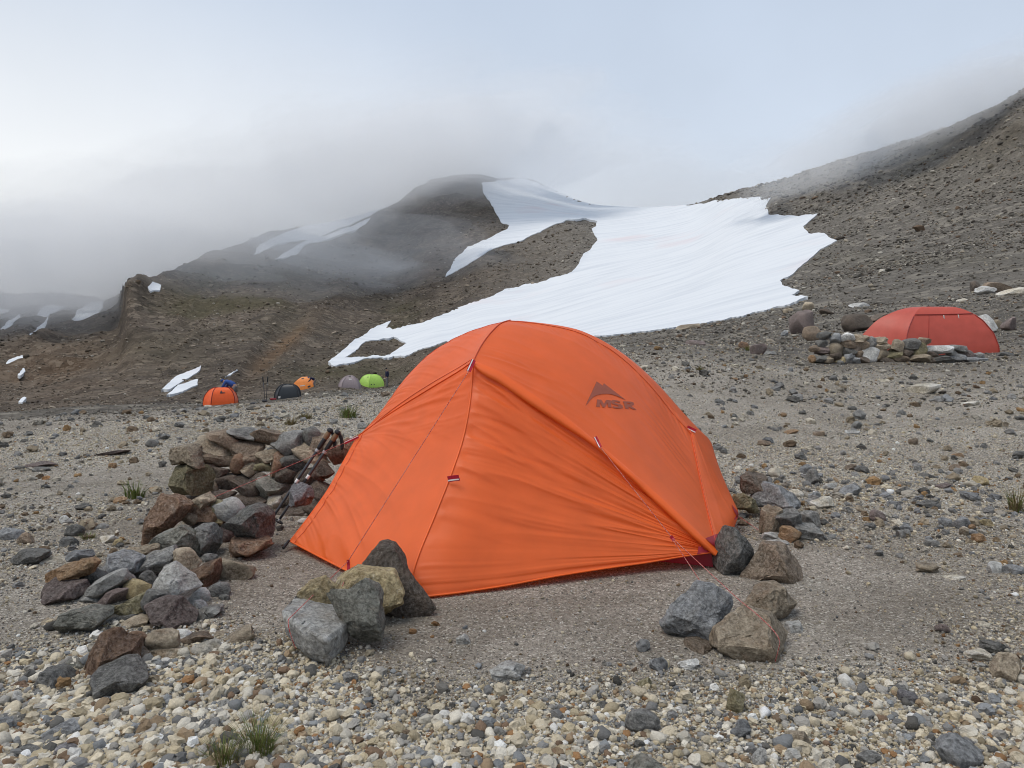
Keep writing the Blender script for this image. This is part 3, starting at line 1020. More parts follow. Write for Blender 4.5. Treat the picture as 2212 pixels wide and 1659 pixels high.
# ---- lower pile nearer the camera
wallD = empty('stone_pile', ground_at(300, 1400))
tag(wallD, 'low sprawling pile of mixed rocks in the left foreground, nearest the camera', 'stone pile')
rowsD = [
 (650, 385, 190, 75, -8, 'blue', 560), (460, 445, 200, 80, 3, 'cream'), (770, 600, 200, 190, -10, 'dark', 720), (740, 740, 200, 120, 0, 'grey', 810),
 (1200, 350, 260, 95, -18, 'tan', 460), (1085, 360, 100, 70, 0, 'tan', 420), (1525, 430, 200, 180, 10, 'tan', 620), (1710, 410, 110, 70, 0, 'grey', 460),
 (1830, 480, 140, 115, -8, 'pale', 580), (1930, 505, 290, 180, 10, 'tan', 600), (890, 640, 400, 150, -28, 'grey', 800), (920, 735, 260, 120, -22, 'maroon', 830),
 (1130, 660, 210, 140, 10, 'ochre', 800), (1220, 590, 140, 130, 0, 'dark', 700), (1790, 680, 155, 135, 0, 'grey'), (1600, 740, 195, 135, -10, 'pale'),
 (1830, 745, 80, 70, 0, 'dark'), (1620, 805, 120, 100, -20, 'blue'), (1710, 860, 245, 110, -20, 'grey'), (1400, 970, 340, 90, 2, 'dbrown'),
 (375, 970, 240, 80, 5, 'tan'), (510, 910, 90, 70, -20, 'tan'), (1100, 960, 260, 115, -14, 'tan'), (1130, 1090, 230, 120, 5, 'rust', 1200),
 (1330, 1080, 220, 140, -3, 'tan', 1260), (1480, 1060, 140, 120, 0, 'white', 1150), (1610, 1070, 220, 100, 3, 'brown', 1150), (1370, 1200, 410, 140, 4, 'tan'),
 (1680, 1165, 220, 140, -18, 'cream'), (1920, 1080, 290, 110, -30, 'tan'), (1790, 1050, 160, 70, 0, 'tan'), (1150, 1230, 170, 170, 0, 'dbrown'),
 (700, 1040, 260, 80, -8, 'blue', 1090), (610, 1310, 150, 160, 0, 'green'), (1000, 900, 260, 110, 0, 'dark'), (1280, 760, 200, 180, 0, 'dark', 920),
 (1150, 500, 200, 120, 0, 'dark', 620), (1620, 900, 140, 120, 0, 'dark'),
]
def depth_D(u, vb, v):
    return CH * F / (vb - VH) + .05
pile(wallD, rowsD, cD, kD, depth_D, 3)
def oD(pts):
    return [cD(*p) for p in pts]
def dD(yb):
    return CH * F / (cD(0, yb)[1] - VH) + .06
outline_rock('stone', oD([(415, 520), (470, 490), (640, 430), (770, 405), (825, 430), (770, 520), (650, 600), (480, 610), (425, 590)]), dD(740), .20, 'orange', seed=21, parent=wallD)
outline_rock('stone', oD([(290, 780), (300, 690), (430, 570), (560, 600), (700, 590), (720, 680), (600, 760), (400, 805)]), dD(790), .24, 'maroon', seed=22, parent=wallD)
outline_rock('stone', oD([(800, 560), (870, 420), (900, 370), (1010, 375), (1140, 420), (1140, 520), (1000, 550), (830, 585)]), dD(650), .22, 'blue', seed=23, parent=wallD)
outline_rock('stone', oD([(1130, 500), (1140, 420), (1260, 340), (1400, 320), (1480, 370), (1470, 450), (1340, 530), (1160, 535)]), dD(600), .22, 'grey', seed=24, parent=wallD)
outline_rock('stone', oD([(1480, 570), (1560, 500), (1680, 450), (1760, 435), (1775, 520), (1740, 640), (1650, 670), (1520, 640)]), dD(670), .20, 'rust', seed=25, parent=wallD)
outline_rock('stone', oD([(1222, 760), (1240, 600), (1300, 490), (1370, 468), (1440, 520), (1560, 590), (1640, 670), (1520, 760), (1350, 780)]), dD(860), .16, 'pale', seed=26, parent=wallD, lean=.3)
outline_rock('stone', oD([(1190, 900), (1200, 790), (1330, 745), (1460, 750), (1570, 850), (1615, 930), (1560, 1005), (1430, 930), (1250, 940)]), dD(1000), .26, 'maroon', seed=27, parent=wallD)
outline_rock('stone', oD([(915, 900), (930, 800), (1060, 720), (1180, 690), (1220, 760), (1200, 880), (1090, 920), (940, 925)]), dD(915), .22, 'olive', seed=28, parent=wallD)
outline_rock('stone', oD([(510, 1030), (530, 930), (580, 810), (720, 805), (870, 850), (890, 890), (820, 960), (660, 1030), (560, 1045)]), dD(1040), .24, 'green', seed=29, parent=wallD)
outline_rock('stone', oD([(655, 1370), (660, 1220), (740, 1090), (860, 1000), (930, 960), (985, 1040), (1070, 1130), (1085, 1280), (1060, 1330), (860, 1400)]), dD(1390), .26, 'rust', seed=30, parent=wallD)
outline_rock('stone', oD([(690, 1440), (740, 1350), (930, 1295), (1080, 1310), (1225, 1370), (1190, 1430), (1080, 1540), (960, 1590), (760, 1530), (700, 1500)]), dD(1560), .28, 'dark', seed=31, parent=wallD)
outline_rock('stone', oD([(290, 1430), (330, 1330), (420, 1255), (500, 1270), (560, 1350), (600, 1410), (500, 1460), (330, 1510)]), dD(1490), .22, 'grey', seed=32, parent=wallD)
adopt(wallD)

# ---- rocks that hold the guy lines in front of the tent: each its own thing
def oB(pts):
    return [cB(*p) for p in pts]
def oC(pts):
    return [cC(*p) for p in pts]
def dB(yb):
    return CH * F / (cB(0, yb)[1] - VH)
def dC(yb):
    return CH * F / (cC(0, yb)[1] - VH)

def block_rock(name, top, bot, mat, label):
    """hull of surveyed corner points (u, v, distance)"""
    bm = bmesh.new()
    for (u, v, y) in top + bot:
        bm.verts.new(px(u, v, y))
    bmesh.ops.convex_hull(bm, input=bm.verts)
    bmesh.ops.delete(bm, geom=[v for v in bm.verts if not v.link_faces], context='VERTS')
    bmesh.ops.bevel(bm, geom=list(bm.edges), offset=.010, segments=1, affect='EDGES')
    bmesh.ops.triangulate(bm, faces=bm.faces)
    for _ in range(4):
        bmesh.ops.subdivide_edges(bm, edges=[e_ for e_ in bm.edges if e_.calc_length() > .012], cuts=1)
        bmesh.ops.triangulate(bm, faces=bm.faces)
    c = Vector((0, 0, 0))
    for v in bm.verts:
        c += v.co
    c /= len(bm.verts)
    bm.normal_update()
    co = np.array([v.co[:] for v in bm.verts])
    d = vn3(co * 16, 5) * .0055 + vn3(co * 42, 6) * .003 + vn3(co * 100, 7) * .0013
    for v, k in zip(bm.verts, d):
        v.co = v.co + v.normal * float(k) - c
    me_ = bpy.data.meshes.new(name)
    bm.to_mesh(me_)
    bm.free()
    me_.polygons.foreach_set('use_smooth', [True] * len(me_.polygons))
    smooth_angle(me_, 40)
    o = link(name, me_, None, RM[mat])
    o.location = c
    tag(o, label, 'rock')
    return o

B = lambda x, y, d: (*cB(x, y), d + .21)
anchor = block_rock('anchor_rock',
    [B(240, 905, 2.36), B(300, 840, 2.44), B(380, 755, 2.56), B(435, 757, 2.57), B(620, 815, 2.54), B(835, 890, 2.50), B(858, 985, 2.40), B(640, 1150, 2.20), B(430, 1040, 2.24)],
    [B(250, 1010, 2.34), B(345, 1215, 2.30), B(480, 1320, 2.26), B(620, 1372, 2.24), B(655, 1365, 2.24), B(790, 1220, 2.36), B(835, 1100, 2.44), B(600, 1100, 2.62), B(420, 1000, 2.62)],
    'pale', 'pale grey flat-topped block with a red cord over its left side')
outline_rock('rock', oB([(612, 705), (800, 662), (870, 620), (940, 590), (1005, 640), (1070, 720), (1110, 790), (1100, 880), (1135, 1000), (1130, 1120), (1010, 1165), (850, 1145), (800, 1040), (700, 900)]),
             2.62, .16, 'green', 'green-grey upright slab leaning behind the pale flat-topped block', seed=41, lean=.35, cuts=6)
outline_rock('rock', oB([(700, 700), (720, 625), (860, 533), (1000, 555), (1205, 565), (1260, 640), (1305, 720), (1300, 830), (1220, 920), (1140, 995), (1000, 960), (800, 880)]),
             2.84, .22, 'ochre', 'yellow ochre rock between the green-grey slab and the dark brown slab', seed=42)
outline_rock('rock', oB([(395, 720), (480, 650), (600, 612), (690, 690), (680, 850), (600, 1040), (440, 1020), (420, 850)]), 2.78, .14, 'ochre',
             'small yellow-brown rock left of the ochre rock, behind the pale block', seed=43)
outline_rock('rock', oB([(910, 540), (980, 440), (1060, 345), (1130, 328), (1200, 350), (1330, 500), (1500, 650), (1618, 800), (1570, 860), (1400, 905), (1230, 890), (1020, 760)]),
             3.0, .20, 'dbrown', 'dark brown slab leaning against the tent front', seed=44, lean=.3, cuts=6)
# right-hand group
outline_rock('rock', oC([(188, 1225), (210, 1160), (250, 1060), (340, 990), (455, 928), (600, 940), (690, 1000), (745, 1080), (720, 1200), (580, 1345), (480, 1358), (350, 1320), (215, 1285)]),
             dC(1400) + .12, .27, 'blue', 'rounded blue-grey boulder at the right guy line, left of the brown corded rock', seed=51)
outline_rock('rock', oC([(740, 1110), (770, 1060), (870, 990), (980, 938), (1070, 932), (1120, 1000), (1200, 1072), (1130, 1150), (1060, 1185), (900, 1160), (760, 1150)]),
             dC(1420) + .34, .22, 'tan', 'tan pointed rock resting behind the brown corded rock', seed=52)
outline_rock('anchor_rock', oC([(562, 1385), (590, 1260), (680, 1190), (780, 1140), (870, 1118), (1050, 1180), (1130, 1260), (1195, 1335), (1170, 1400), (1070, 1460), (960, 1512), (840, 1530), (660, 1542), (605, 1490)]),
             dC(1530) + .10, .26, 'tan', 'big brown rock with a red cord down its face, right foreground', seed=53)
outline_rock('rock', oC([(362, 1420), (390, 1350), (470, 1345), (580, 1370), (580, 1450), (480, 1475), (390, 1460)]), dC(1470) + .08, .16, 'brown',
             'small brown rock wedged under the blue-grey boulder', seed=54)
outline_rock('rock', oC([(582, 750), (610, 650), (650, 560), (685, 508), (745, 530), (830, 600), (895, 660), (900, 700), (830, 790), (760, 862), (620, 845), (595, 790)]),
             dC(850) + .04, .24, 'dark', 'dark grey upright rock against the tent\'s right corner', seed=55)
outline_rock('rock', oC([(748, 895), (800, 800), (880, 700), (955, 635), (1130, 648), (1215, 770), (1235, 900), (1190, 930), (1000, 938), (860, 935)]),
             dC(925) + .10, .28, 'brown', 'brown-faced wedge rock right of the dark grey upright rock', seed=56)
outline_rock('rock', oC([(1100, 1200), (1200, 1190), (1250, 1290), (1255, 1350), (1180, 1370), (1080, 1330)]), dC(1370) + .16, .12, 'pale',
             'pale slab lying flat behind the brown corded rock', seed=57)

# ---- small cairn right of the tent
cairn = empty('stone_cairn', ground_at(1680, 1150))
tag(cairn, 'small cairn of grey and brown rocks just right of the big tent', 'stone pile')
yC = dC(600)
def depth_C(u, vb, v):
    return max(CH * F / (vb - VH) + .04, 3.9)
outline_rock('stone', oC([(775, 240), (780, 150), (850, 108), (950, 130), (970, 180), (930, 250), (860, 290), (790, 265)]), 4.6, .22, 'dbrown', seed=61, parent=cairn)
outline_rock('stone', oC([(858, 310), (900, 240), (960, 185), (1090, 225), (1190, 280), (1245, 340), (1235, 395), (1165, 415), (1020, 380), (900, 388)]), 4.5, .30, 'blue', seed=62, parent=cairn)
outline_rock('stone', oC([(718, 370), (740, 290), (790, 262), (860, 300), (895, 390), (840, 405), (740, 400)]), 4.5, .22, 'olive', seed=63, parent=cairn)
pile(cairn, [(1110, 445, 210, 135, 3, 'grey', 600), (985, 460, 110, 195, 5, 'tan', 590), (1270, 450, 130, 110, 0, 'grey', 540), (1120, 572, 150, 125, 3, 'orange'),
             (1280, 560, 230, 120, 4, 'grey'), (1000, 580, 135, 80, 5, 'pale'), (1040, 625, 150, 50, 0, 'pale'), (1160, 520, 160, 110, 0, 'dark', 590)], cC, kC, depth_C, 4)
adopt(cairn)

# ---- wall in front of the red tent
wallR = empty('stone_windbreak', ground_at(1940, 782))
tag(wallR, 'long low dry stone wall in front of the red tent on the right', 'stone wall')
rowsR = [
 (1080, 395, 75, 45, 0, 'dark'), (1140, 410, 65, 58, 0, 'blue'), (1210, 402, 75, 48, -4, 'white'), (1285, 408, 82, 42, 0, 'tan'), (1220, 440, 80, 40, 0, 'brown'),
 (1145, 475, 90, 80, 5, 'tan'), (1065, 480, 82, 46, 0, 'maroon'), (1215, 482, 85, 52, 0, 'dark'), (1285, 448, 80, 48, -4, 'brown'), (1340, 428, 66, 54, 0, 'grey'),
 (1390, 425, 85, 45, -10, 'tan'), (1400, 458, 90, 38, -4, 'tan'), (1330, 495, 90, 84, 15, 'white'), (1385, 505, 100, 70, 5, 'tan'), (1465, 500, 115, 62, -20, 'olive'),
 (1490, 450, 72, 68, 15, 'tan'), (1565, 445, 100, 64, -6, 'dark'), (1610, 475, 85, 95, 5, 'olive'), (1645, 425, 66, 38, 5, 'brown'), (1710, 475, 140, 58, 4, 'pale'),
 (1600, 520, 130, 50, 3, 'tan'), (1735, 525, 120, 46, 2, 'dark'), (1830, 466, 88, 38, 5, 'grey'), (1800, 490, 66, 40, 5, 'grey'), (1830, 525, 82, 54, 3, 'blue'),
 (1880, 500, 88, 52, 10, 'maroon'), (1905, 535, 76, 40, 0, 'blue'), (1945, 510, 66, 42, 5, 'grey'), (1967, 532, 64, 30, 0, 'blue'), (1105, 527, 66, 44, 0, 'tan'),
 (1050, 528, 80, 44, 0, 'dark'), (1170, 532, 60, 34, 0, 'ochre'), (1220, 515, 56, 48, 10, 'blue'), (1250, 532, 56, 34, 0, 'blue'), (1280, 495, 60, 46, 0, 'brown'),
 (1505, 528, 84, 40, 0, 'brown'), (1060, 437, 60, 40, 0, 'dark'), (1005, 530, 28, 48, 0, 'orange'), (1018, 465, 56, 34, 0, 'brown'), (1290, 532, 70, 36, 0, 'dbrown'),
 (1140, 515, 60, 50, 0, 'dbrown'), (1435, 535, 80, 34, 0, 'dbrown'), (1540, 490, 70, 50, 0, 'dbrown'), (1670, 530, 60, 40, 0, 'dbrown'), (1780, 535, 60, 30, 0, 'dark'),
 (1690, 500, 60, 40, 0, 'dbrown'), (1250, 480, 60, 60, 0, 'dbrown'),
]
yR = sight(*cR(1500, 548))[0]
pile(wallR, rowsR, cR, kR, lambda u, vb, v: yR + .2 + (v < 770) * .06, 3)
adopt(wallR)

# ---- boulders standing about on the right, each its own thing
def lone(rows, fn, k, sub=4, emb=.1):
    for (x, y, w_, h_, rot, mat, name, label, *grp) in rows:
        u, v = fn(x, y)
        vb = fn(x, y + h_ / 2)[1]
        gy, gz = sight(u, vb, 1.0)
        wd, ht = w_ * k * gy / F * 1.05, h_ * k * gy / F * 1.1
        th = max(wd * .7, ht * .8)
        o = stone(name, px(u, v, gy + th * .3) - Vector((0, 0, ht * (emb if h_ > .45 * w_ else .34))), (wd, th, ht), rot, mat, None, sub)
        tag(o, label, 'rock', grp[0] if grp else None)

lone([
 (950, 305, 130, 150, 0, 'maroon', 'boulder', 'tall maroon boulder left of the red tent, below the snow edge'),
 (1265, 315, 165, 110, -4, 'dbrown', 'boulder', 'flat-topped dark brown boulder close behind the left end of the stone wall'),
 (1385, 290, 110, 55, -12, 'dbrown', 'boulder', 'dark slab touching the right of the flat-topped brown boulder'),
 (985, 222, 66, 52, 0, 'tan', 'boulder', 'small tan rock perched above the tall maroon boulder'),
 (1010, 375, 110, 90, 5, 'brown', 'boulder', 'brown broken boulder just below the tall maroon boulder'),
 (1975, 320, 150, 115, 0, 'white', 'boulder', 'white boulder right behind the red tent'),
 (2062, 322, 60, 52, -20, 'tan', 'boulder', 'tan rock right of the white boulder'),
 (2122, 322, 70, 85, 0, 'maroon', 'boulder', 'brown rock farthest right of the white boulder'),
 (1995, 130, 110, 52, 5, 'pale', 'boulder', 'pale slab left of the cream slab, high at the right'),
 (2060, 108, 170, 75, 12, 'brown', 'boulder', 'leaning brown slab above the pale slab at the right'),
 (2140, 132, 160, 60, -8, 'cream', 'boulder', 'cream slab at the right edge uphill of the red tent'),
 (1940, 110, 60, 70, 0, 'dbrown', 'boulder', 'dark brown rock left end of the slab outcrop uphill'),
 (1610, 680, 210, 80, -5, 'cream', 'rock', 'half buried cream and grey slab below the stone wall'),
 (1910, 770, 100, 36, -4, 'cream', 'rock', 'flat cream stone lower right of the half buried slab'),
 (700, 465, 90, 70, 10, 'maroon', 'boulder', 'reddish rock cluster stone right of the gravel mound'),
 (620, 445, 60, 45, 0, 'rust', 'boulder', 'small reddish rock left of the reddish cluster stone'),
 (345, 425, 110, 42, 8, 'maroon', 'boulder', 'low dark red rock on top of the gravel mound'),
 (1090, 255, 80, 40, 5, 'dbrown', 'boulder', 'dark rock with a purple tint right of the tall maroon boulder'),
 (870, 250, 60, 30, 0, 'tan', 'boulder', 'small tan slab left of the tall maroon boulder'),
 (760, 485, 90, 30, 0, 'grey', 'boulder', 'flat grey slab right of the reddish cluster stone'),
 (300, 335, 130, 40, -8, 'tan', 'boulder', 'long tan slab at the snow edge above the gravel mound'),
 (2100, 490, 110, 34, 0, 'dark', 'boulder', 'flat dark slab right of the red tent corner'),
 (850, 376, 40, 36, 0, 'blue', 'boulder', 'small grey round rock below the tall maroon boulder'),
 (1265, 210, 120, 40, 0, 'pale', 'boulder', 'pale veined slab on the slope above the flat-topped boulder'),
 (1860, 185, 60, 24, -10, 'cream', 'boulder', 'cream stone on the slope above the red tent'),
 (540, 755, 40, 20, 0, 'dark', 'rock', 'dark stone right beside the yellow stones'), (565, 633, 36, 16, 0, 'orange', 'rock', 'left of two yellow-orange stones right of the big tent'),
 (622, 620, 42, 20, 0, 'orange', 'rock', 'right of two yellow-orange stones right of the big tent'),
], cR, kR, 3)
LP = 'loose stones right of the big tent'
lone([
 (145, 600, 0, 0, 0, 'grey', 'rock', '', )][:0] + [
 (590, 540, 85, 130, 0, 'grey', 'rock', 'upright grey stone beyond the small cairn'),
 (530, 480, 90, 80, 0, 'blue', 'rock', 'blue-grey stone leaning on the upright grey stone beyond the cairn'),
 (600, 690, 100, 80, 0, 'blue', 'rock', 'blue-grey stone right of the cairn next to the long cream stone'),
 (665, 740, 190, 90, -12, 'cream', 'rock', 'long cream stone right of the cairn'),
 (720, 615, 110, 56, -8, 'pale', 'rock', 'pale grey flat stone above the long cream stone'),
 (780, 640, 80, 64, -20, 'cream', 'rock', 'small cream stone between the pale flat stone and the wide blue-grey stone'),
 (875, 650, 180, 95, -15, 'blue', 'rock', 'wide blue-grey stone upper right of the long cream stone'),
 (450, 665, 120, 66, 5, 'cream', 'rock', 'cream stone touching the cairn\'s big blue-grey rock'),
 (1085, 840, 120, 90, 20, 'maroon', 'rock', 'reddish-brown wedge stone in the rubble band'),
 (950, 785, 100, 46, 15, 'tan', 'rock', 'tan slab stone left of the reddish-brown wedge stone'),
 (1150, 835, 80, 44, 10, 'cream', 'rock', 'cream stone touching the reddish-brown wedge stone'),
 (1870, 570, 120, 80, 10, 'ochre', 'rock', 'bright yellow stone in the rubble at the far right'),
 (1585, 600, 150, 60, -5, 'maroon', 'rock', 'pinkish flat stone left of the bright yellow stone'),
 (1460, 520, 140, 60, 5, 'dark', 'rock', 'dark grey slab above the pinkish flat stone'),
 (1730, 895, 120, 100, -10, 'blue', 'rock', 'blue-grey chunk in the rubble band at the right'),
 (1605, 890, 100, 70, 0, 'blue', 'rock', 'blue-grey stone left of the blue-grey chunk'),
 (1830, 870, 100, 60, -10, 'grey', 'rock', 'grey stone right of the blue-grey chunk'),
 (1920, 890, 110, 56, 5, 'ochre', 'rock', 'ochre stone at the right end of the rubble band'),
 (1860, 1010, 100, 80, 10, 'orange', 'rock', 'orange-brown stone below the ochre stone'),
 (1755, 960, 70, 70, 0, 'tan', 'rock', 'tan stone left of the orange-brown stone'),
 (1815, 930, 60, 50, 0, 'orange', 'rock', 'small orange stone above the orange-brown stone'),
 (1285, 975, 110, 70, 0, 'grey', 'rock', 'grey stone at the lower edge of the rubble band'),
 (1300, 930, 90, 60, 10, 'blue', 'rock', 'pale blue-grey stone above the lower grey stone'),
 (1500, 1050, 110, 60, 0, 'grey', 'rock', 'grey-green flat stone on the sand below the rubble band'),
 (1030, 920, 90, 56, 0, 'dark', 'rock', 'dark stone below the reddish-brown wedge stone'),
 (680, 890, 80, 50, 0, 'dark', 'rock', 'dark stone just right of the cairn\'s lower grey rock'),
 (1465, 1240, 170, 80, 2, 'tan', 'rock', 'flat tan slab alone on the sand at the right'),
 (1665, 1305, 190, 46, 2, 'cream', 'rock', 'thin cream slab below the flat tan slab'),
 (1990, 1235, 130, 90, 0, 'pale', 'rock', 'pale grey stone near the right edge'),
 (2120, 1250, 160, 80, 8, 'blue', 'rock', 'blue-grey stone at the right edge beside the pale grey stone'),
 (2170, 370, 110, 66, 0, 'dark', 'rock', 'dark stone at the right edge above the rubble'),
 (2065, 135, 66, 40, 0, 'tan', 'rock', 'light tan stone high at the right edge'),
 (1360, 265, 75, 60, 0, 'brown', 'rock', 'brown stone standing alone in the middle right gravel'),
 (930, 140, 80, 64, 0, 'grey', 'rock', 'grey stone above the pale flat chip'),
 (890, 190, 110, 44, 8, 'pale', 'rock', 'pale flat chip right of the tent\'s top guy tab'),
 (635, 205, 90, 44, 0, 'brown', 'rock', 'brown flat stone right of the tent\'s shoulder'),
 (415, 190, 110, 36, -6, 'orange', 'rock', 'long orange-brown flat stone right of the tent\'s shoulder'),
 (890, 12, 66, 34, 0, 'dark', 'rock', 'dark stone straight above the pale flat chip'),
 (355, 62, 60, 36, 0, 'orange', 'rock', 'small orange stone near the tent\'s right shoulder'),
 (215, 280, 100, 50, 5, 'brown', 'rock', 'brown stone close to the tent\'s right side'),
 (880, 465, 90, 48, -5, 'brown', 'rock', 'brown blocky stone beyond the upright grey stone'),
 (1705, 365, 90, 40, 0, 'orange', 'rock', 'orange flat stone in the right gravel'),
 (1680, 470, 80, 60, 0, 'brown', 'rock', 'brown stone at the top of the right rubble'),
], cQ, kQ, 3)
cE, kE = crop(2900, 2300, 1.954)
cG, kG = crop(1500, 2500, 1.4747)
cL, kL = crop(0, 2500, 1.4747)
cH, kH = crop(0, 1600, 1.3827)
cF, kF = crop(700, 1400, 2.4578)
lone([
 (2090, 640, 230, 230, 0, 'tan', 'rock', 'pinkish tan angular rock at the right edge of the foreground'),
 (1860, 540, 190, 100, 5, 'cream', 'rock', 'cream pitted stone left of the pinkish tan rock'),
 (1990, 480, 220, 100, 5, 'dark', 'rock', 'dark flat stone behind the cream pitted stone'),
 (1710, 1290, 360, 230, 22, 'blue', 'rock', 'large blue-grey flat rock in the bottom right corner'),
 (480, 1200, 190, 130, 0, 'tan', 'rock', 'tan pyramid stone in the right foreground'),
 (1010, 1330, 180, 110, 0, 'grey', 'rock', 'rounded grey stone at the bottom, right of the pyramid stone'),
 (1320, 870, 150, 110, 10, 'purple', 'rock', 'mauve-grey squarish stone set in the dark sand'),
 (1580, 335, 110, 80, 0, 'maroon', 'rock', 'pinkish stone on the sand right of the corded brown rock'),
 (1905, 300, 120, 50, -5, 'cream', 'rock', 'cream flat stone further right on the sand'),
 (50, 1110, 130, 140, 0, 'blue', 'rock', 'pale blue stone left of the tan pyramid stone'),
 (170, 1320, 110, 150, 10, 'white', 'rock', 'white pumice lump in the right foreground'),
], cE, kE, 4)
lone([
 (1515, 495, 190, 140, 20, 'grey', 'rock', 'rounded dark grey stone in the middle foreground'),
 (735, 205, 210, 110, 0, 'pale', 'rock', 'pinkish pale flat stone in the sand below the tent'),
 (1290, 408, 90, 50, 10, 'dark', 'rock', 'small dark stone left of the rounded dark grey stone'),
 (2055, 380, 100, 150, 10, 'olive', 'rock', 'olive brown upright stone right of the rounded grey stone'),
 (478, 22, 84, 60, 0, 'pale', 'rock', 'small pale stone on the sand right of the dark brown slab'),
 (1540, 760, 230, 120, 0, 'green', 'rock', 'greenish boulder cut by the bottom edge of the picture'),
 (1660, 550, 110, 46, -5, 'white', 'rock', 'white flat pumice right of the rounded grey stone'),
 (1500, 635, 66, 56, 0, 'dark', 'rock', 'small black stone under the rounded grey stone'),
 (1610, 160, 110, 90, 0, 'blue', 'rock', 'blue-grey stone left of the corded brown rock'),
 (1785, 170, 120, 56, 0, 'white', 'rock', 'whitish stone under the brown wedged rock'),
 (1520, 60, 86, 70, 0, 'blue', 'rock', 'grey stone below the blue-grey boulder'),
 (690, 555, 70, 60, 0, 'pale', 'rock', 'pale stone in the middle foreground gravel'),
 (1530, 275, 90, 60, 0, 'olive', 'rock', 'olive stone half sunk in the sand left of the whitish stone'),
 (2090, 560, 130, 80, 0, 'blue', 'rock', 'bluish stone right of the olive upright stone'),
], cG, kG, 4)
lone([
 (355, 560, 240, 110, -28, 'blue', 'rock', 'slanted blue-grey slab in the bottom left gravel'),
 (360, 430, 220, 80, -4, 'cream', 'rock', 'cream rounded stone above the slanted blue-grey slab'),
 (810, 555, 130, 60, -25, 'dark', 'rock', 'grey slanted slab right of the bottom left gravel'),
 (690, 715, 190, 66, -14, 'grey', 'rock', 'long grey slab at the bottom edge, left of the grass'),
 (105, 365, 90, 86, 0, 'pale', 'rock', 'pale bluish pebble stone at the far left'),
 (20, 520, 100, 90, 0, 'blue', 'rock', 'blue-grey stone cut by the left edge'),
 (170, 680, 130, 86, 0, 'grey', 'rock', 'grey pumice stone at the bottom left'),
 (370, 670, 150, 90, 0, 'purple', 'rock', 'purplish grey stone at the bottom left'),
 (1300, 400, 90, 56, -10, 'pale', 'rock', 'grey angular stone right of the big dark boulder'),
 (2030, 245, 90, 66, 0, 'grey', 'rock', 'grey stone just below the pale flat-topped block'),
 (130, 275, 150, 66, -8, 'rust', 'rock', 'rust brown flat stone left of the grey boulder'),
 (940, 405, 70, 46, 0, 'dark', 'rock', 'small dark round stone in the cream gravel'),
], cL, kL, 4)
lone([
 (60, 690, 120, 70, 0, 'blue', 'rock', 'grey-blue stone at the left edge of the terrace'),
 (140, 715, 90, 70, 5, 'brown', 'rock', 'brown-grey stone beside the grey-blue edge stone'),
 (355, 615, 70, 50, 0, 'pale', 'rock', 'pale round stone left of the windbreak'),
 (405, 673, 100, 66, 0, 'dark', 'rock', 'black angular stone left of the windbreak'),
 (535, 645, 110, 40, 0, 'grey', 'rock', 'flat grey stone between the black stone and the windbreak'),
 (225, 305, 160, 50, -6, 'maroon', 'rock', 'flat reddish slab far left on the terrace'),
 (225, 335, 90, 40, 0, 'grey', 'rock', 'grey stone below the flat reddish slab'),
 (115, 330, 56, 24, 0, 'dark', 'rock', 'dark flat stone left of the flat reddish slab'),
 (585, 720, 90, 46, -10, 'cream', 'rock', 'tan cream stone left below the rust slab'),
 (640, 738, 60, 36, -15, 'ochre', 'rock', 'yellowish stone right of the tan cream stone'),
 (655, 508, 70, 36, 0, 'orange', 'rock', 'orange-brown stone beside the left grass tuft'),
 (840, 452, 50, 30, 0, 'orange', 'rock', 'orange stone above the left grass tuft'),
 (665, 415, 46, 30, 0, 'tan', 'rock', 'tan stone left of the olive wall block'),
 (615, 320, 50, 30, 0, 'orange', 'rock', 'small orange stone upper left of the windbreak'),
 (830, 198, 70, 46, 0, 'grey', 'rock', 'grey stone behind the windbreak'),
 (600, 250, 220, 30, -10, 'maroon', 'rock', 'long flat reddish slab behind the windbreak'),
 (450, 545, 80, 40, 0, 'dark', 'rock', 'dark flat stone left of the left grass tuft'),
 (165, 820, 190, 90, 0, 'dark', 'rock', 'dark angular rock left of the foreground pile'),
], cH, kH, 3)
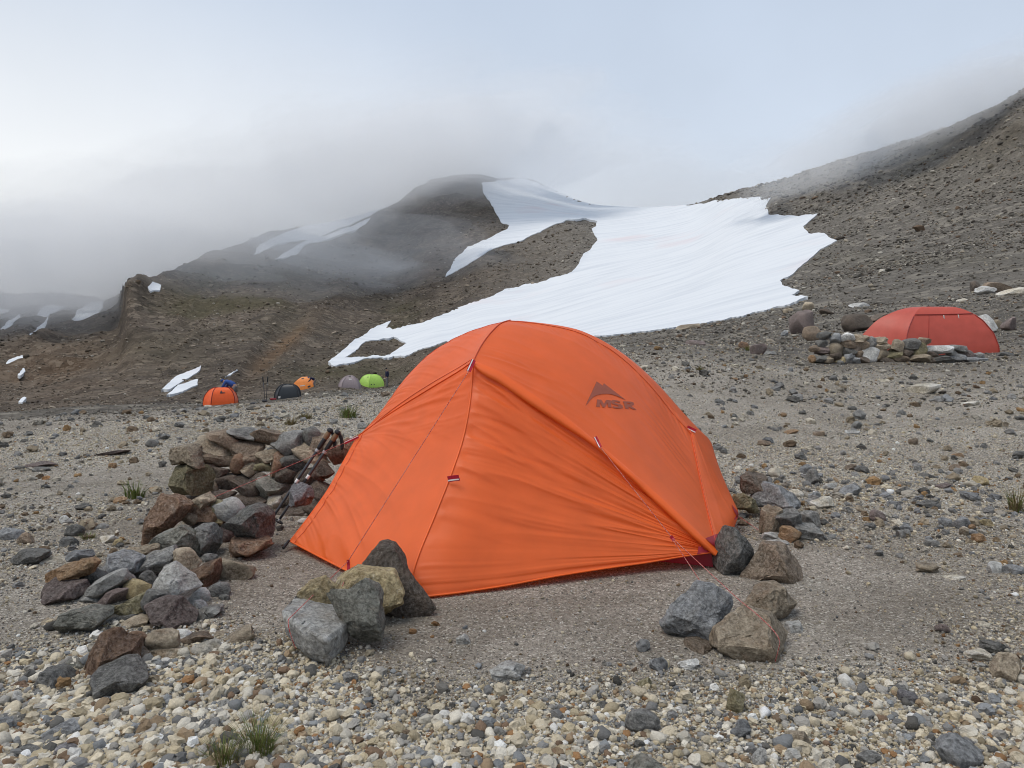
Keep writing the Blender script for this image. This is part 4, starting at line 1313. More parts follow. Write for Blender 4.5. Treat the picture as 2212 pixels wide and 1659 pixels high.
lone([
 (825, 613, 100, 46, 3, 'dbrown', 'rock', 'rounded brown stone behind the windbreak, on pale gravel'),
 (425, 605, 70, 50, 0, 'dark', 'rock', 'dark grey stone above the windbreak\'s left end'),
 (400, 632, 50, 30, 0, 'dark', 'rock', 'dark stone just below the other dark grey stone'),
 (200, 630, 56, 26, 0, 'orange', 'rock', 'orange stone on pale gravel at the left'),
 (395, 563, 80, 26, 0, 'dbrown', 'rock', 'brown flat stone on the terrace edge below the far orange tent'),
 (745, 552, 70, 28, 0, 'orange', 'rock', 'tan orange stone on the terrace edge'),
 (765, 507, 66, 30, 0, 'tan', 'rock', 'pale tan stone on the terrace edge near the black tent'),
 (2010, 370, 90, 50, -8, 'brown', 'rock', 'brown boulder beside the big tent\'s left shoulder'),
 (1785, 675, 100, 70, 0, 'grey', 'rock', 'grey rounded stone close left of the tent\'s shoulder'),
 (1510, 635, 80, 50, 0, 'grey', 'rock', 'grey stone left of the upper grass tuft'),
 (1350, 508, 56, 40, 0, 'grey', 'rock', 'grey stone on the pale gravel below the mauve tent'),
 (1215, 560, 56, 40, 0, 'dark', 'rock', 'dark stone on the pale gravel below the black tent'),
 (1235, 505, 60, 26, 0, 'grey', 'rock', 'flat grey stone below the right side of the black tent'),
 (1620, 440, 50, 30, 0, 'dark', 'rock', 'dark stone below the green tent'),
 (1650, 410, 90, 26, 0, 'dbrown', 'rock', 'flat dark stone just below the green tent'),
 (1350, 660, 70, 40, 0, 'pale', 'rock', 'pale grey stone left of the upper grass tuft\'s foot'),
 (915, 572, 56, 24, 0, 'dark', 'rock', 'dark flat stone on the pale gravel left of centre'),
 (1000, 490, 66, 26, 0, 'dbrown', 'rock', 'dark mossy stone on the terrace edge'),
 (295, 483, 70, 30, 4, 'cream', 'rock', 'cream stone at the front corner of the far orange tent'),
 (205, 445, 60, 34, -10, 'tan', 'rock', 'tan rock at the left of the far orange tent'),
 (210, 475, 60, 26, 0, 'dark', 'rock', 'dark rock at the foot of the far orange tent\'s left side'),
 (1245, 375, 40, 34, 10, 'cream', 'rock', 'pale rock between the black tent and the mauve tent'),
], cF, kF, 3)

# ------------------------------------------------------------------ gravel: uncountable pebbles, instanced
def pebble_group(name, sub, mat, kinds=7, rough=.55):
    ng = bpy.data.node_groups.new(name, 'GeometryNodeTree')
    ng.interface.new_socket('Geometry', in_out='INPUT', socket_type='NodeSocketGeometry')
    ng.interface.new_socket('Geometry', in_out='OUTPUT', socket_type='NodeSocketGeometry')
    n_ = ng.nodes.new
    l_ = ng.links.new
    gi, go = n_('NodeGroupInput'), n_('NodeGroupOutput')
    g2i = n_('GeometryNodeGeometryToInstance')
    for k in range(kinds):
        ic = n_('GeometryNodeMeshIcoSphere')
        ic.inputs['Radius'].default_value = 0.5
        ic.inputs['Subdivisions'].default_value = sub
        pos = n_('GeometryNodeInputPosition')
        nz_ = n_('ShaderNodeTexNoise')
        nz_.noise_dimensions = '4D'
        nz_.inputs['W'].default_value = 3.1 * k + .7
        nz_.inputs['Scale'].default_value = 2.1
        nz_.inputs['Detail'].default_value = 3
        nz_.inputs['Roughness'].default_value = .62
        l_(pos.outputs[0], nz_.inputs['Vector'])
        sb = n_('ShaderNodeVectorMath')
        sb.operation = 'SUBTRACT'
        sb.inputs[1].default_value = (.5, .5, .5)
        l_(nz_.outputs['Color'], sb.inputs[0])
        sc_ = n_('ShaderNodeVectorMath')
        sc_.operation = 'SCALE'
        sc_.inputs[3].default_value = rough * 1.6
        l_(sb.outputs[0], sc_.inputs[0])
        sp = n_('GeometryNodeSetPosition')
        l_(ic.outputs['Mesh'], sp.inputs['Geometry'])
        l_(sc_.outputs[0], sp.inputs['Offset'])
        ss = n_('GeometryNodeSetShadeSmooth')
        ss.inputs['Shade Smooth'].default_value = (k % 4 == 0)
        l_(sp.outputs[0], ss.inputs['Geometry'])
        sm_ = n_('GeometryNodeSetMaterial')
        sm_.inputs['Material'].default_value = mat
        l_(ss.outputs[0], sm_.inputs['Geometry'])
        l_(sm_.outputs[0], g2i.inputs[0])
    iop = n_('GeometryNodeInstanceOnPoints')
    iop.inputs['Pick Instance'].default_value = True
    def named(nm, typ):
        a = n_('GeometryNodeInputNamedAttribute')
        a.data_type = typ
        a.inputs['Name'].default_value = nm
        return a.outputs['Attribute']
    l_(gi.outputs[0], iop.inputs['Points'])
    l_(g2i.outputs[0], iop.inputs['Instance'])
    l_(named('kind_id', 'INT'), iop.inputs['Instance Index'])
    e2r = n_('FunctionNodeEulerToRotation')
    l_(named('spin', 'FLOAT_VECTOR'), e2r.inputs[0])
    l_(e2r.outputs[0], iop.inputs['Rotation'])
    l_(named('size', 'FLOAT_VECTOR'), iop.inputs['Scale'])
    l_(iop.outputs[0], go.inputs[0])
    return ng

pm = MT('pebble')
tcp = pm.n('ShaderNodeTexCoord')
oi = pm.n('ShaderNodeObjectInfo')
c = pm.attr('tint', 'INSTANCER')
nn = pm.noise(tcp.outputs['Object'], 5.0, 5, .7)
c = pm.mix(pm.mapr(nn, .3, .6), pm.mix(.28, c, (.05, .042, .03)), c)
pm.princ(c, .92, pm.bump(nn, .45, .12), .15)

PAL = np.array([(.63, .55, .41), (.69, .64, .54), (.50, .42, .285), (.37, .35, .315), (.225, .222, .215), (.27, .28, .285), (.13, .125, .115), (.34, .25, .16), (.34, .19, .09), (.20, .135, .09), (.78, .76, .71)])

def scatter(name, pts, sizes, cols, sub, seed, label, flat=(.55, .95), rough=.75, cat='gravel', sink=.12):
    rs = np.random.RandomState(seed)
    n = len(pts)
    me_ = bpy.data.meshes.new(name)
    me_.vertices.add(n)
    hz = rs.uniform(flat[0], flat[1], n)
    pts = pts.copy()
    pts[:, 2] += sizes * hz * (.5 - sink) * .8
    me_.vertices.foreach_set('co', pts.astype(np.float32).ravel())
    def put(nm, typ, arr, key):
        a = me_.attributes.new(nm, typ, 'POINT')
        a.data.foreach_set(key, arr.ravel())
    S = np.stack([sizes * rs.uniform(.85, 1.25, n), sizes * rs.uniform(.7, 1.05, n), sizes * hz], 1).astype(np.float32)
    put('size', 'FLOAT_VECTOR', S, 'vector')
    R = np.stack([rs.uniform(-.45, .45, n), rs.uniform(-.45, .45, n), rs.uniform(0, 6.28, n)], 1).astype(np.float32)
    put('spin', 'FLOAT_VECTOR', R, 'vector')
    put('kind_id', 'INT', rs.randint(0, 7, n).astype(np.int32), 'value')
    C4 = np.concatenate([np.clip(cols * rs.uniform(.75, 1.2, (n, 1)), 0, .85), np.ones((n, 1))], 1).astype(np.float32)
    put('tint', 'FLOAT_COLOR', C4, 'color')
    o = link(name, me_, None, pm.m)
    md = o.modifiers.new('pebbles', 'NODES')
    md.node_group = pebble_group(name, sub, pm.m, 7, rough)
    tag(o, label, cat, None, 'stuff')
    return o

rs = np.random.RandomState(4)
# near gravel: about evenly spread over the view, so that far pebbles are the larger ones
NP = 700000
u = rs.uniform(-160, 2370, NP)
v = rs.uniform(775, 1830, NP)
yy = CH * F / (v - VH)
yy *= np.exp(rs.normal(0, .02, NP))
xx = (u - CX) * yy / F
gf = gravel_field(xx, yy)
keep = rs.rand(NP) < (.05 + .95 * np.clip(gf, 0, 1) ** 1.7)
xx, yy, gf = xx[keep], yy[keep], gf[keep]
n = len(xx)
smin = 2.8 * yy / F
size = np.maximum(smin * rs.uniform(.7, 1.5, n), np.exp(rs.normal(math.log(.0055), .66, n)) * (.70 + .6 * gf))
big = rs.rand(n) < .028
size = np.where(big, size * rs.uniform(1.7, 3.2, n), size)
lu = CX + xx / yy * F
lv = VH + CH * F / yy
size *= 1 + .45 * sstep(700, 250, lu) * sstep(1380, 1600, lv)
size = np.minimum(size * .60, .045)
pz = height(xx, yy)
ix = rs.choice(len(PAL), n, p=[.27, .17, .14, .11, .07, .05, .045, .06, .02, .025, .04])
cols = PAL[ix]
# sandy places hold darker grit
cols = np.where((rs.rand(n) > gf * .8 + .25)[:, None], cols * .58, cols)
# keep clear of the tent floor
inside = in_poly(xx, yy, [(-.95, 3.95), (-.35, 3.25), (.9, 3.75), (1.2, 4.2), (1.3, 5.1), (-.9, 5.1)])
ok = ~inside
gravel = scatter('gravel', np.stack([xx, yy, pz], 1)[ok], size[ok], cols[ok], 2, 5, 'pale pumice pebbles and grit covering the camp terrace')

# rubble: fist-sized stones, thicker in the band right of the tent and on the left terrace
NB = 15000
u = rs.uniform(-150, 2370, NB)
v = rs.uniform(830, 1760, NB)
pr = .045 + .9 * np.exp(-(((u - 2000) / 330) ** 2 + ((v - 1085) / 75) ** 2)) + .5 * np.exp(-(((u - 1650) / 250) ** 2 + ((v - 1060) / 45) ** 2))
pr += .35 * np.exp(-(((u - 200) / 300) ** 2 + ((v - 1110) / 90) ** 2)) + .35 * np.exp(-((v - 930) / 60) ** 2) + .25 * sstep(700, 200, u) * sstep(1350, 1500, v)
pr -= .6 * np.exp(-(((u - 1200) / 560) ** 2 + ((v - 1290) / 110) ** 2))
kp = rs.rand(NB) < pr
u, v = u[kp], v[kp]
yy = CH * F / (v - VH)
xx = (u - CX) * yy / F
kp = ~in_poly(xx, yy, [(-.95, 3.95), (-.35, 3.05), (.95, 3.5), (1.2, 4.2), (1.3, 5.1), (-.9, 5.1)])
xx, yy = xx[kp], yy[kp]
n = len(xx)
size = np.clip(yy / F * np.exp(rs.normal(math.log(11), .42, n)), .012, .12)
pal4 = np.array([(.27, .265, .255), (.20, .198, .19), (.30, .25, .18), (.17, .125, .085), (.36, .33, .28), (.56, .51, .42), (.30, .19, .095), (.13, .125, .115), (.24, .245, .25)])
cols = pal4[rs.choice(9, n, p=[.2, .17, .13, .1, .12, .1, .04, .07, .07])]
scatter('rubble', np.stack([xx, yy, height(xx, yy)], 1), size, cols, 3, 15, 'loose fist-sized rubble strewn on the gravel', (.5, .9), .8, 'rubble', .2)

# scree: broken blocks strewn over the slopes and the plain
NS = 190000
u = rs.uniform(-200, 2400, NS)
lr = rs.uniform(math.log(9), math.log(330), NS)
yy = np.exp(lr)
xx = (u - CX) * yy / F
zz = height(xx, yy)
pu, pv = project(xx, yy, zz)
insn = np.zeros(NS, bool)
for polys in SNOW:
    m = np.zeros(NS, bool)
    for p in polys:
        m ^= in_poly(pu, pv, p)
    insn |= m
right = sstep(1250, 1500, pu)
prob = np.where(yy > 60, .75 + .25 * right, .6)
prob *= .35 + .65 * sstep(-.3, .3, fbm2(xx / 9, yy / 9, 3, 77))
kp = (~insn | (yy < 40)) & (rs.rand(NS) < prob)
xx, yy, zz, pu, right = xx[kp], yy[kp], zz[kp], pu[kp], right[kp]
n = len(xx)
size = yy / F * np.exp(rs.normal(math.log(2.9), .52, n)) * (.85 + .35 * right)
size = np.minimum(size, np.where(yy > 60, 2.2, .6))
pal2 = np.array([(.17, .155, .135), (.125, .115, .10), (.21, .19, .16), (.095, .082, .070), (.32, .28, .22), (.17, .12, .085), (.45, .42, .36)])
pal3 = np.array([(.13, .105, .08), (.095, .078, .06), (.18, .15, .115), (.08, .065, .05), (.28, .235, .18), (.15, .11, .075), (.36, .33, .28)])
ix = rs.choice(7, n, p=[.26, .17, .21, .10, .15, .06, .05])
wl = sstep(1350, 1100, pu) * (yy > 55)
cols = np.where(wl[:, None] > .5, pal3[ix], pal2[ix])
scree = scatter('scree', np.stack([xx, yy, zz], 1), size, cols, 1, 6, 'broken rock strewn over the slopes and the plain', (.35, .75), .7, 'scree', .2)
# ------------------------------------------------------------------ the big orange tent
def fabric(name, col, trans=0.28, rough=.42, weave=900, dark=None):
    m = MT(name)
    tc_ = m.n('ShaderNodeTexCoord')
    nz_ = m.noise(tc_.outputs['Object'], 6, 4, .5)
    c = m.mix(m.mapr(nz_, .3, .7, 0, 1), tuple(x * .93 for x in col), tuple(min(1, x * 1.05) for x in col))
    wv = m.noise(tc_.outputs['Object'], weave, 2, .5)
    pr = m.princ(c, rough, m.bump(wv, .12, .001), .5)
    tr_ = m.n('ShaderNodeBsdfTranslucent')
    m.val(tr_.inputs[0], c)
    mx_ = m.n('ShaderNodeMixShader')
    mx_.inputs[0].default_value = trans
    m.l(pr.outputs[0], mx_.inputs[1])
    m.l(tr_.outputs[0], mx_.inputs[2])
    m.l(mx_.outputs[0], m.o.inputs[0])
    return m.m

def plain(name, col, rough=.6, spec=.3):
    m = MT(name)
    tc_ = m.n('ShaderNodeTexCoord')
    nz_ = m.noise(tc_.outputs['Object'], 40, 3, .5)
    m.princ(m.mix(m.mapr(nz_, .3, .7), tuple(x * .88 for x in col), col), rough, None, spec)
    return m.m

ORANGE = fabric('orange_fabric', (.93, .165, .030), .32)
SEAM = fabric('orange_seam', (.66, .085, .015), .1)
FLAP = fabric('orange_flap', (.95, .165, .024), .25)
REDF = fabric('red_fabric', (.36, .012, .030), .1)
LOGO = plain('logo_print', (.32, .085, .048))
REDT = plain('red_webbing', (.42, .012, .035))
WHITE = plain('reflective_white', (.80, .78, .76))
CORD = MT('guy_cord')
ctc = CORD.n('ShaderNodeTexCoord')
CORD.princ(CORD.mix(CORD.mapr(CORD.noise(ctc.outputs['Object'], 220, 1, .5), .45, .55), (.34, .03, .03), (.52, .25, .22)), .7)
CORD = CORD.m
BLACK = plain('black_rubber', (.022, .022, .024), .55)
DSHAFT = plain('dark_shaft', (.045, .048, .055), .35, .5)
CORK = plain('cork', (.21, .13, .075), .85)
METAL = plain('grey_metal', (.40, .41, .43), .35, .6)

def cpts(L_):
    return [px(*p) for p in L_]

def resample(P_, n, smooth=True):
    P_ = np.array([p[:] for p in P_], float)
    d = np.r_[0, np.cumsum(np.linalg.norm(np.diff(P_, axis=0), axis=1))]
    if d[-1] < 1e-9:
        return np.repeat(P_[:1], n, 0)
    d /= d[-1]
    t = np.linspace(0, 1, n)
    if smooth and len(P_) > 2:
        out_ = np.stack([pchip(d, P_[:, k], t) for k in range(3)], 1)
        for _ in range(max(1, n // 25)):
            o2 = out_.copy()
            o2[1:-1] = .25 * out_[:-2] + .5 * out_[1:-1] + .25 * out_[2:]
            out_ = o2
        return out_
    return np.stack([np.interp(t, d, P_[:, k]) for k in range(3)], 1)

def coons(bot, top, lef, rig, ns, ntt):
    """bot/top run along s, lef/rig along t"""
    c0, c1 = resample(bot, ns), resample(top, ns)
    d0, d1 = resample(lef, ntt), resample(rig, ntt)
    s_ = np.linspace(0, 1, ns)[:, None, None]
    t = np.linspace(0, 1, ntt)[None, :, None]
    S = (1 - t) * c0[:, None, :] + t * c1[:, None, :] + (1 - s_) * d0[None] + s_ * d1[None]
    S -= (1 - s_) * (1 - t) * c0[0] + s_ * (1 - t) * c0[-1] + (1 - s_) * t * c1[0] + s_ * t * c1[-1]
    return S

def grid_normals(S, toward):
    du = np.gradient(S, axis=0)
    dv = np.gradient(S, axis=1)
    n_ = np.cross(du, dv)
    n_ /= np.maximum(np.linalg.norm(n_, axis=2, keepdims=True), 1e-9)
    cen = S.reshape(-1, 3).mean(0)
    if np.dot(n_.reshape(-1, 3).mean(0), toward - cen if toward is not None else (0, -1, .3)) < 0:
        n_ = -n_
    return n_

TENT = empty('tent', ground_at(1060, 1230))
tag(TENT, 'big bright orange dome tent with a dark logo, in the middle foreground', 'tent')
T0 = Vector(TENT.location)
EYE = np.array((0, 0, CH))

def panel(name, S, mat, disp=None, parent=None, origin=None):
    n_ = grid_normals(S, EYE)
    if disp is not None:
        S = S + n_ * disp[:, :, None]
    a, b_ = S.shape[:2]
    ii = np.arange(a * b_).reshape(a, b_)
    qd = np.stack([ii[:-1, :-1], ii[1:, :-1], ii[1:, 1:], ii[:-1, 1:]], -1).reshape(-1, 4)
    og = np.array(T0 if origin is None else origin)
    me_ = mesh_np(name, S.reshape(-1, 3) - og, qd)
    o = link(name, me_, TENT if parent is None else parent, mat)
    return o, S, n_

def tube(name, P_, r, mat, parent=None, origin=None, seg=6, n=None, smooth=True):
    P_ = resample(P_, n or max(8, len(P_) * 6), smooth)
    og = np.array(T0 if origin is None else origin)
    V, Fc = [], []
    m = len(P_)
    for i in range(m):
        tg = P_[min(i + 1, m - 1)] - P_[max(i - 1, 0)]
        tg = tg / max(np.linalg.norm(tg), 1e-9)
        a = np.cross(tg, (0, 0, 1.0))
        if np.linalg.norm(a) < 1e-3:
            a = np.cross(tg, (1.0, 0, 0))
        a /= np.linalg.norm(a)
        b_ = np.cross(tg, a)
        ri = r if np.isscalar(r) else np.interp(i / (m - 1), np.linspace(0, 1, len(r)), r)
        for k in range(seg):
            an = 2 * math.pi * k / seg
            V.append(P_[i] + (a * math.cos(an) + b_ * math.sin(an)) * ri - og)
    for i in range(m - 1):
        for k in range(seg):
            Fc.append((i * seg + k, i * seg + (k + 1) % seg, (i + 1) * seg + (k + 1) % seg, (i + 1) * seg + k))
    me_ = pydata(name, V, Fc + [tuple(range(seg))[::-1], tuple(range((m - 1) * seg, m * seg))], True)
    return link(name, me_, TENT if parent is None else parent, mat)

Bp = (1102, 692, 4.22)
Cp = (772, 943, 4.25)
Dp = (1489, 922, 4.37)
Rp = (1550, 1192, 3.50)
Tp = (880, 1294, 3.09)
Lp = (626, 1169, 3.87)
RRp = (1586, 1140, 4.14)
P1 = (1022, 780, 3.70)
ridge = [P1, (1039, 747, 3.83), (1058, 721, 3.95), (1083, 698, 4.10), Bp]
silL = [Bp, (1072, 699, 4.28), (998, 723, 4.32), (933, 762, 4.33), (874, 822, 4.32), (814, 906, 4.28), Cp]
silR = [Bp, (1171, 698, 4.28), (1241, 710, 4.32), (1295, 733, 4.35), (1350, 770, 4.37), (1394, 812, 4.38), (1444, 872, 4.38), Dp]
endR = [Dp, (1503, 946, 4.36), (1533, 1000, 4.30), (1563, 1055, 4.24), (1595, 1107, 4.18), RRp]
leg = [Dp, (1503, 990, 4.18), (1518, 1060, 3.97), (1532, 1120, 3.76), Rp]
flap = [P1, (1072, 801, 3.68), (1146, 849, 3.66), (1221, 901, 3.64), (1285, 953, 3.62), (1370, 1025, 3.59), (1444, 1090, 3.56), (1518, 1160, 3.52), Rp]
crease = [Cp, (854, 886, 4.08), (933, 837, 3.90), (1012, 788, 3.72), P1]
zipp = [Tp, (893, 1234, 3.14), (943, 1105, 3.29), (978, 1015, 3.41), (1003, 936, 3.52), (1017, 852, 3.62), P1]
edgeL = [Lp, (675, 1105, 3.95), (710, 1055, 4.03), (740, 1000, 4.12), Cp]
hemL = [Lp, (750, 1233, 3.43), Tp]
hemR = [Tp, (940, 1286, 3.10), (1072, 1268, 3.18), (1221, 1241, 3.29), (1370, 1219, 3.41), (1508, 1197, 3.48), Rp]

def folds(q_, along, n_, seed, sharp=1.5):
    a = vn2(q_ * n_, along * 1.6 + 3, seed)
    b_ = vn2(q_ * n_ * 2.1 + 9, along * 2.3, seed + 1)
    c = a * .65 + b_ * .35
    return (1 - np.abs(c)) ** sharp - .55

def grid_st(ns, ntt):
    return np.meshgrid(np.linspace(0, 1, ns), np.linspace(0, 1, ntt), indexing='ij')

def win(x, a=.06):
    return sstep(0, a, x) * sstep(0, a, 1 - x)

# logo panel
ns, ntt = 170, 120
S1 = coons(cpts(flap), cpts(silR), cpts(ridge), cpts(leg[::-1]), ns, ntt)
s_, t_ = grid_st(ns, ntt)
d1 = .030 * np.sin(math.pi * s_) * np.sin(math.pi * t_)
d1 += .0100 * folds(t_ + .12 * s_, s_ * 1.2, 16, 3) * np.exp(-(((s_ - .80) / .15) ** 2 + ((t_ - .62) / .22) ** 2))
d1 += .0095 * folds(t_ * .9 - .35 * s_, s_, 15, 5) * np.exp(-(((s_ - .20) / .20) ** 2 + ((t_ - .13) / .13) ** 2))
d1 += .0055 * folds(s_ + .5 * t_, t_, 26, 8) * np.exp(-((t_ - .93) / .10) ** 2) * win(s_)
d1 += .0030 * folds(t_ + .1 * s_, s_, 7, 9) * win(s_) * win(t_)
o1, G1, N1 = panel('logo_panel', S1, ORANGE, d1 * win(t_, .03) * win(s_, .03))
# right end panel
S1b = coons(cpts([Rp, (1570, 1166, 3.82), RRp]), cpts([Dp, Dp, Dp]), cpts(leg[::-1]), cpts(endR[::-1]), 50, 90)
s_, t_ = grid_st(50, 90)
o1b, G1b, N1b = panel('end_panel', S1b, ORANGE, (.012 * np.sin(math.pi * s_) + .003 * folds(s_, t_, 5, 31)) * win(t_, .1) * win(s_, .05))
# left upper panel
ns, ntt = 150, 90
S2 = coons(cpts(crease), cpts(silL[::-1]), cpts([Cp, Cp]), cpts(ridge), ns, ntt)
s_, t_ = grid_st(ns, ntt)
d2 = .012 * np.sin(math.pi * s_) * np.sin(math.pi * t_)
d2 += .0090 * folds(s_ * .9 + .45 * t_, t_, 17, 12) * sstep(.04, .30, t_) * win(s_, .12)
d2 += .0030 * folds(t_, s_, 6, 14) * np.exp(-((t_ - .08) / .14) ** 2)
o2, G2, N2 = panel('roof_panel', S2, ORANGE, d2 * win(t_, .05) * win(s_, .05))
# door panel
ns, ntt = 190, 190
S3 = coons(cpts(hemR), cpts(flap), cpts(zipp), cpts([Rp, Rp]), ns, ntt)
s_, t_ = grid_st(ns, ntt)
d3 = -.012 * np.sin(math.pi * np.minimum(1, s_ * 1.2)) * np.sin(math.pi * t_)
d3 += .0150 * folds(t_ + .10 * s_ + .05 * np.sin(4 * s_), s_ * 1.3, 13, 41) * sstep(.16, .4, t_) * (1 - .35 * s_)
d3 += .0080 * folds(t_ * 1.0 - .04 * s_, s_ * .8, 22, 45) * sstep(.45, .7, t_)
d3 += .0065 * folds(t_ + .02 * s_, s_ * .6, 34, 43, 1.2) * np.exp(-((t_ - .06) / .09) ** 2)
d3 += .0050 * folds(t_ + .06 * s_, s_, 9, 47)
o3, G3, N3 = panel('door_panel', S3, ORANGE, d3 * win(t_, .02) * win(s_, .03))
# left vestibule panel
ns, ntt = 170, 170
S4 = coons(cpts(hemL), cpts(crease), cpts(edgeL), cpts(zipp), ns, ntt)
s_, t_ = grid_st(ns, ntt)
d4 = -.010 * np.sin(math.pi * s_) * np.sin(math.pi * t_)
q4 = t_ + .62 * s_
lowl = sstep(1.0, .55, q4)
d4 += .0150 * folds(q4, s_, 9, 51) * (.25 + .75 * sstep(1.25, .7, q4)) * sstep(1.0, .55, s_)
d4 += .0060 * folds(q4, s_, 22, 52) * np.exp(-(s_ / .16) ** 2)
ang = np.arctan2(1 - t_, s_ + .02)
d4 += .0090 * folds(ang, s_, 9, 55) * sstep(.55, .85, t_) * sstep(0, .2, s_)
d4 += .0075 * folds(t_ + .08 * s_, s_, 24, 58) * sstep(.60, .85, t_) * sstep(.35, .8, s_)
o4, G4, N4 = panel('vestibule_panel', S4, ORANGE, d4 * win(t_, .02) * win(s_, .02))
# rear of the fly, closing the dome
LRg, RRg = Vector((-.95, 5.15, .03)), Vector((1.40, 5.15, .05))
polec = cpts(silL[::-1]) + cpts(silR)[1:]
Sr = coons([LRg, (LRg + RRg) / 2, RRg], polec, [LRg, (LRg + Vector(px(*Cp))) / 2 + Vector((-.05, .12, .1)), px(*Cp)], [RRg, (RRg + px(*Dp)) / 2 + Vector((.05, .1, .1)), px(*Dp)], 60, 40)
s_, t_ = grid_st(60, 40)
panel('rear_panel', Sr, ORANGE, -.22 * np.sin(math.pi * s_) * np.sin(math.pi * t_) ** .8)
Sl = coons([px(*Lp), LRg], [px(*Cp), px(*Cp)], cpts(edgeL), [LRg, (LRg + Vector(px(*Cp))) / 2 + Vector((-.05, .12, .1)), px(*Cp)], 24, 40)
panel('foot_panel', Sl, ORANGE)
Se = coons([px(*RRp), RRg], [px(*Dp), px(*Dp)], cpts(endR[::-1]), [RRg, (RRg + px(*Dp)) / 2 + Vector((.05, .1, .1)), px(*Dp)], 24, 40)
panel('end_panel', Se, ORANGE)

def iso(G, Nn, s0=None, t0=None, off=.002):
    a, b_ = G.shape[:2]
    if s0 is not None:
        i = int(round(s0 * (a - 1)))
        return [Vector(p) for p in (G[i] + Nn[i] * off)]
    j = int(round(t0 * (b_ - 1)))
    return [Vector(p) for p in (G[:, j] + Nn[:, j] * off)]

def sub(L_, k=12):
    return L_[::max(1, len(L_) // k)] + [L_[-1]]
sr = .0022
tube('zip_seam', sub(iso(G3, N3, s0=0.0), 24), .0040, FLAP, n=80)
tube('seam', sub(iso(G2, N2, t0=0.0), 24), .0030, ORANGE, n=60)
tube('seam', sub(iso(G2, N2, t0=.07), 24)[1:-1], .0014, SEAM, n=60)
tube('seam', sub(iso(G1, N1, s0=0.0), 20), .0034, SEAM, n=60)
tube('seam', sub(iso(G1, N1, t0=.945), 24), .0016, SEAM, n=80)
tube('seam', sub(iso(G2, N2, t0=.93), 24)[3:], .0016, SEAM, n=80)
tube('seam', sub(iso(G1, N1, s0=1.0), 14), .0034, SEAM, n=60)
tube('seam', sub(iso(G4, N4, s0=.055), 20), .0016, SEAM, n=60)
tube('hem', sub(iso(G3, N3, t0=0.0, off=0), 24), .0040, FLAP, n=80)
tube('hem', sub(iso(G4, N4, t0=0.0, off=0), 24), .0040, FLAP, n=60)
tube('hem', sub(iso(G4, N4, s0=0.0, off=0), 20), .0030, FLAP, n=60)

# storm flap over the zip
top = resample([Vector(p) for p in cpts(flap)], 90)
low = resample(cpts([(1024, 790, 3.66), (1040, 806, 3.645), (1077, 826, 3.63), (1151, 876, 3.61), (1221, 922, 3.60), (1280, 961, 3.59), (1350, 1021, 3.56), (1444, 1109, 3.52), (1518, 1177, 3.48), (1547, 1200, 3.465)]), 90)
mid = (top + low) / 2 + np.array((0, -.012, .004))
Sf = np.stack([top + np.array((0, -.006, .004)), mid, low, low + np.array((-.004, .030, -.008))], 1)
tt = np.linspace(0, 1, 90)
Sf[:, 1:3] += (.004 * vn2(tt * 14, tt * 0, 3))[:, None, None] * np.array((.5, -1, .3))
fo, _, _ = panel('storm_flap', Sf, FLAP)

# red bathtub floor showing below the hem
fl = [(.925, 3.53), (-.78, 4.02), (-.72, 5.0), (1.25, 5.0)]
Vf, Ff = [], []
for (x, y) in fl:
    Vf += [Vector((x, y, H(x, y) - .015)) - T0, Vector((x * .985 + .002, y + .015, H(x, y) + .10)) - T0]
for i in range(4):
    j = (i + 1) % 4
    Ff.append((2 * i, 2 * j, 2 * j + 1, 2 * i + 1))
Ff.append((0, 2, 4, 6))
link('floor', pydata('floor', Vf, Ff), TENT, REDF)

# prints and patches that follow the cloth
bm = bmesh.new()
def bvh_of(objs):
    V, Fc = [], []
    for o in objs:
        k = len(V)
        V += [v.co + T0 for v in o.data.vertices]
        Fc += [[k + i for i in p.vertices] for p in o.data.polygons]
    return BVHTree.FromPolygons(V, Fc)
TB = bvh_of([o1, o1b, o3])
def on_cloth(name, polys, mat, off=.0025, step=4.0, parent=None):
    vv, faces = poly_mesh(polys, step)
    V = []
    e0 = Vector((0, 0, CH))
    ok = True
    for p in vv:
        d = (px(p.x, p.y, 1.0) - e0).normalized()
        loc, nrm, _, dist = TB.ray_cast(e0, d)
        if loc is None:
            loc, nrm, _, dist = TB.find_nearest(e0 + d * 3.7)
        if nrm.dot(d) > 0:
            nrm = -nrm
        V.append(loc + nrm * off - T0)
    me_ = pydata(name, V, faces, True)
    return link(name, me_, TENT if parent is None else parent, mat)

cZ, kZ = crop(2200, 1400, 3.318)
def oZ(pts):
    return [cZ(*p) for p in pts]
logo = on_cloth('logo', [oZ([(347, 664), (372, 600), (430, 480), (493, 341), (572, 396), (587, 366), (730, 475), (876, 586), (810, 556), (740, 526), (680, 508), (620, 502), (550, 507), (490, 522), (440, 550), (400, 592), (370, 635)])], LOGO)
on_cloth('letter_m', [oZ([(497, 577), (553, 580), (588, 634), (618, 583), (674, 588), (685, 681), (641, 679), (633, 622), (592, 682), (570, 680), (540, 620), (533, 673), (487, 671)])], LOGO, parent=logo)
on_cloth('letter_s', [oZ([(797, 600), (760, 589), (700, 584), (677, 600), (683, 626), (710, 642), (765, 652), (782, 662), (765, 672), (720, 668), (702, 658), (702, 683), (740, 693), (800, 695), (833, 683), (831, 655), (800, 637), (740, 624), (723, 612), (745, 606), (797, 619)])], LOGO, step=3, parent=logo)
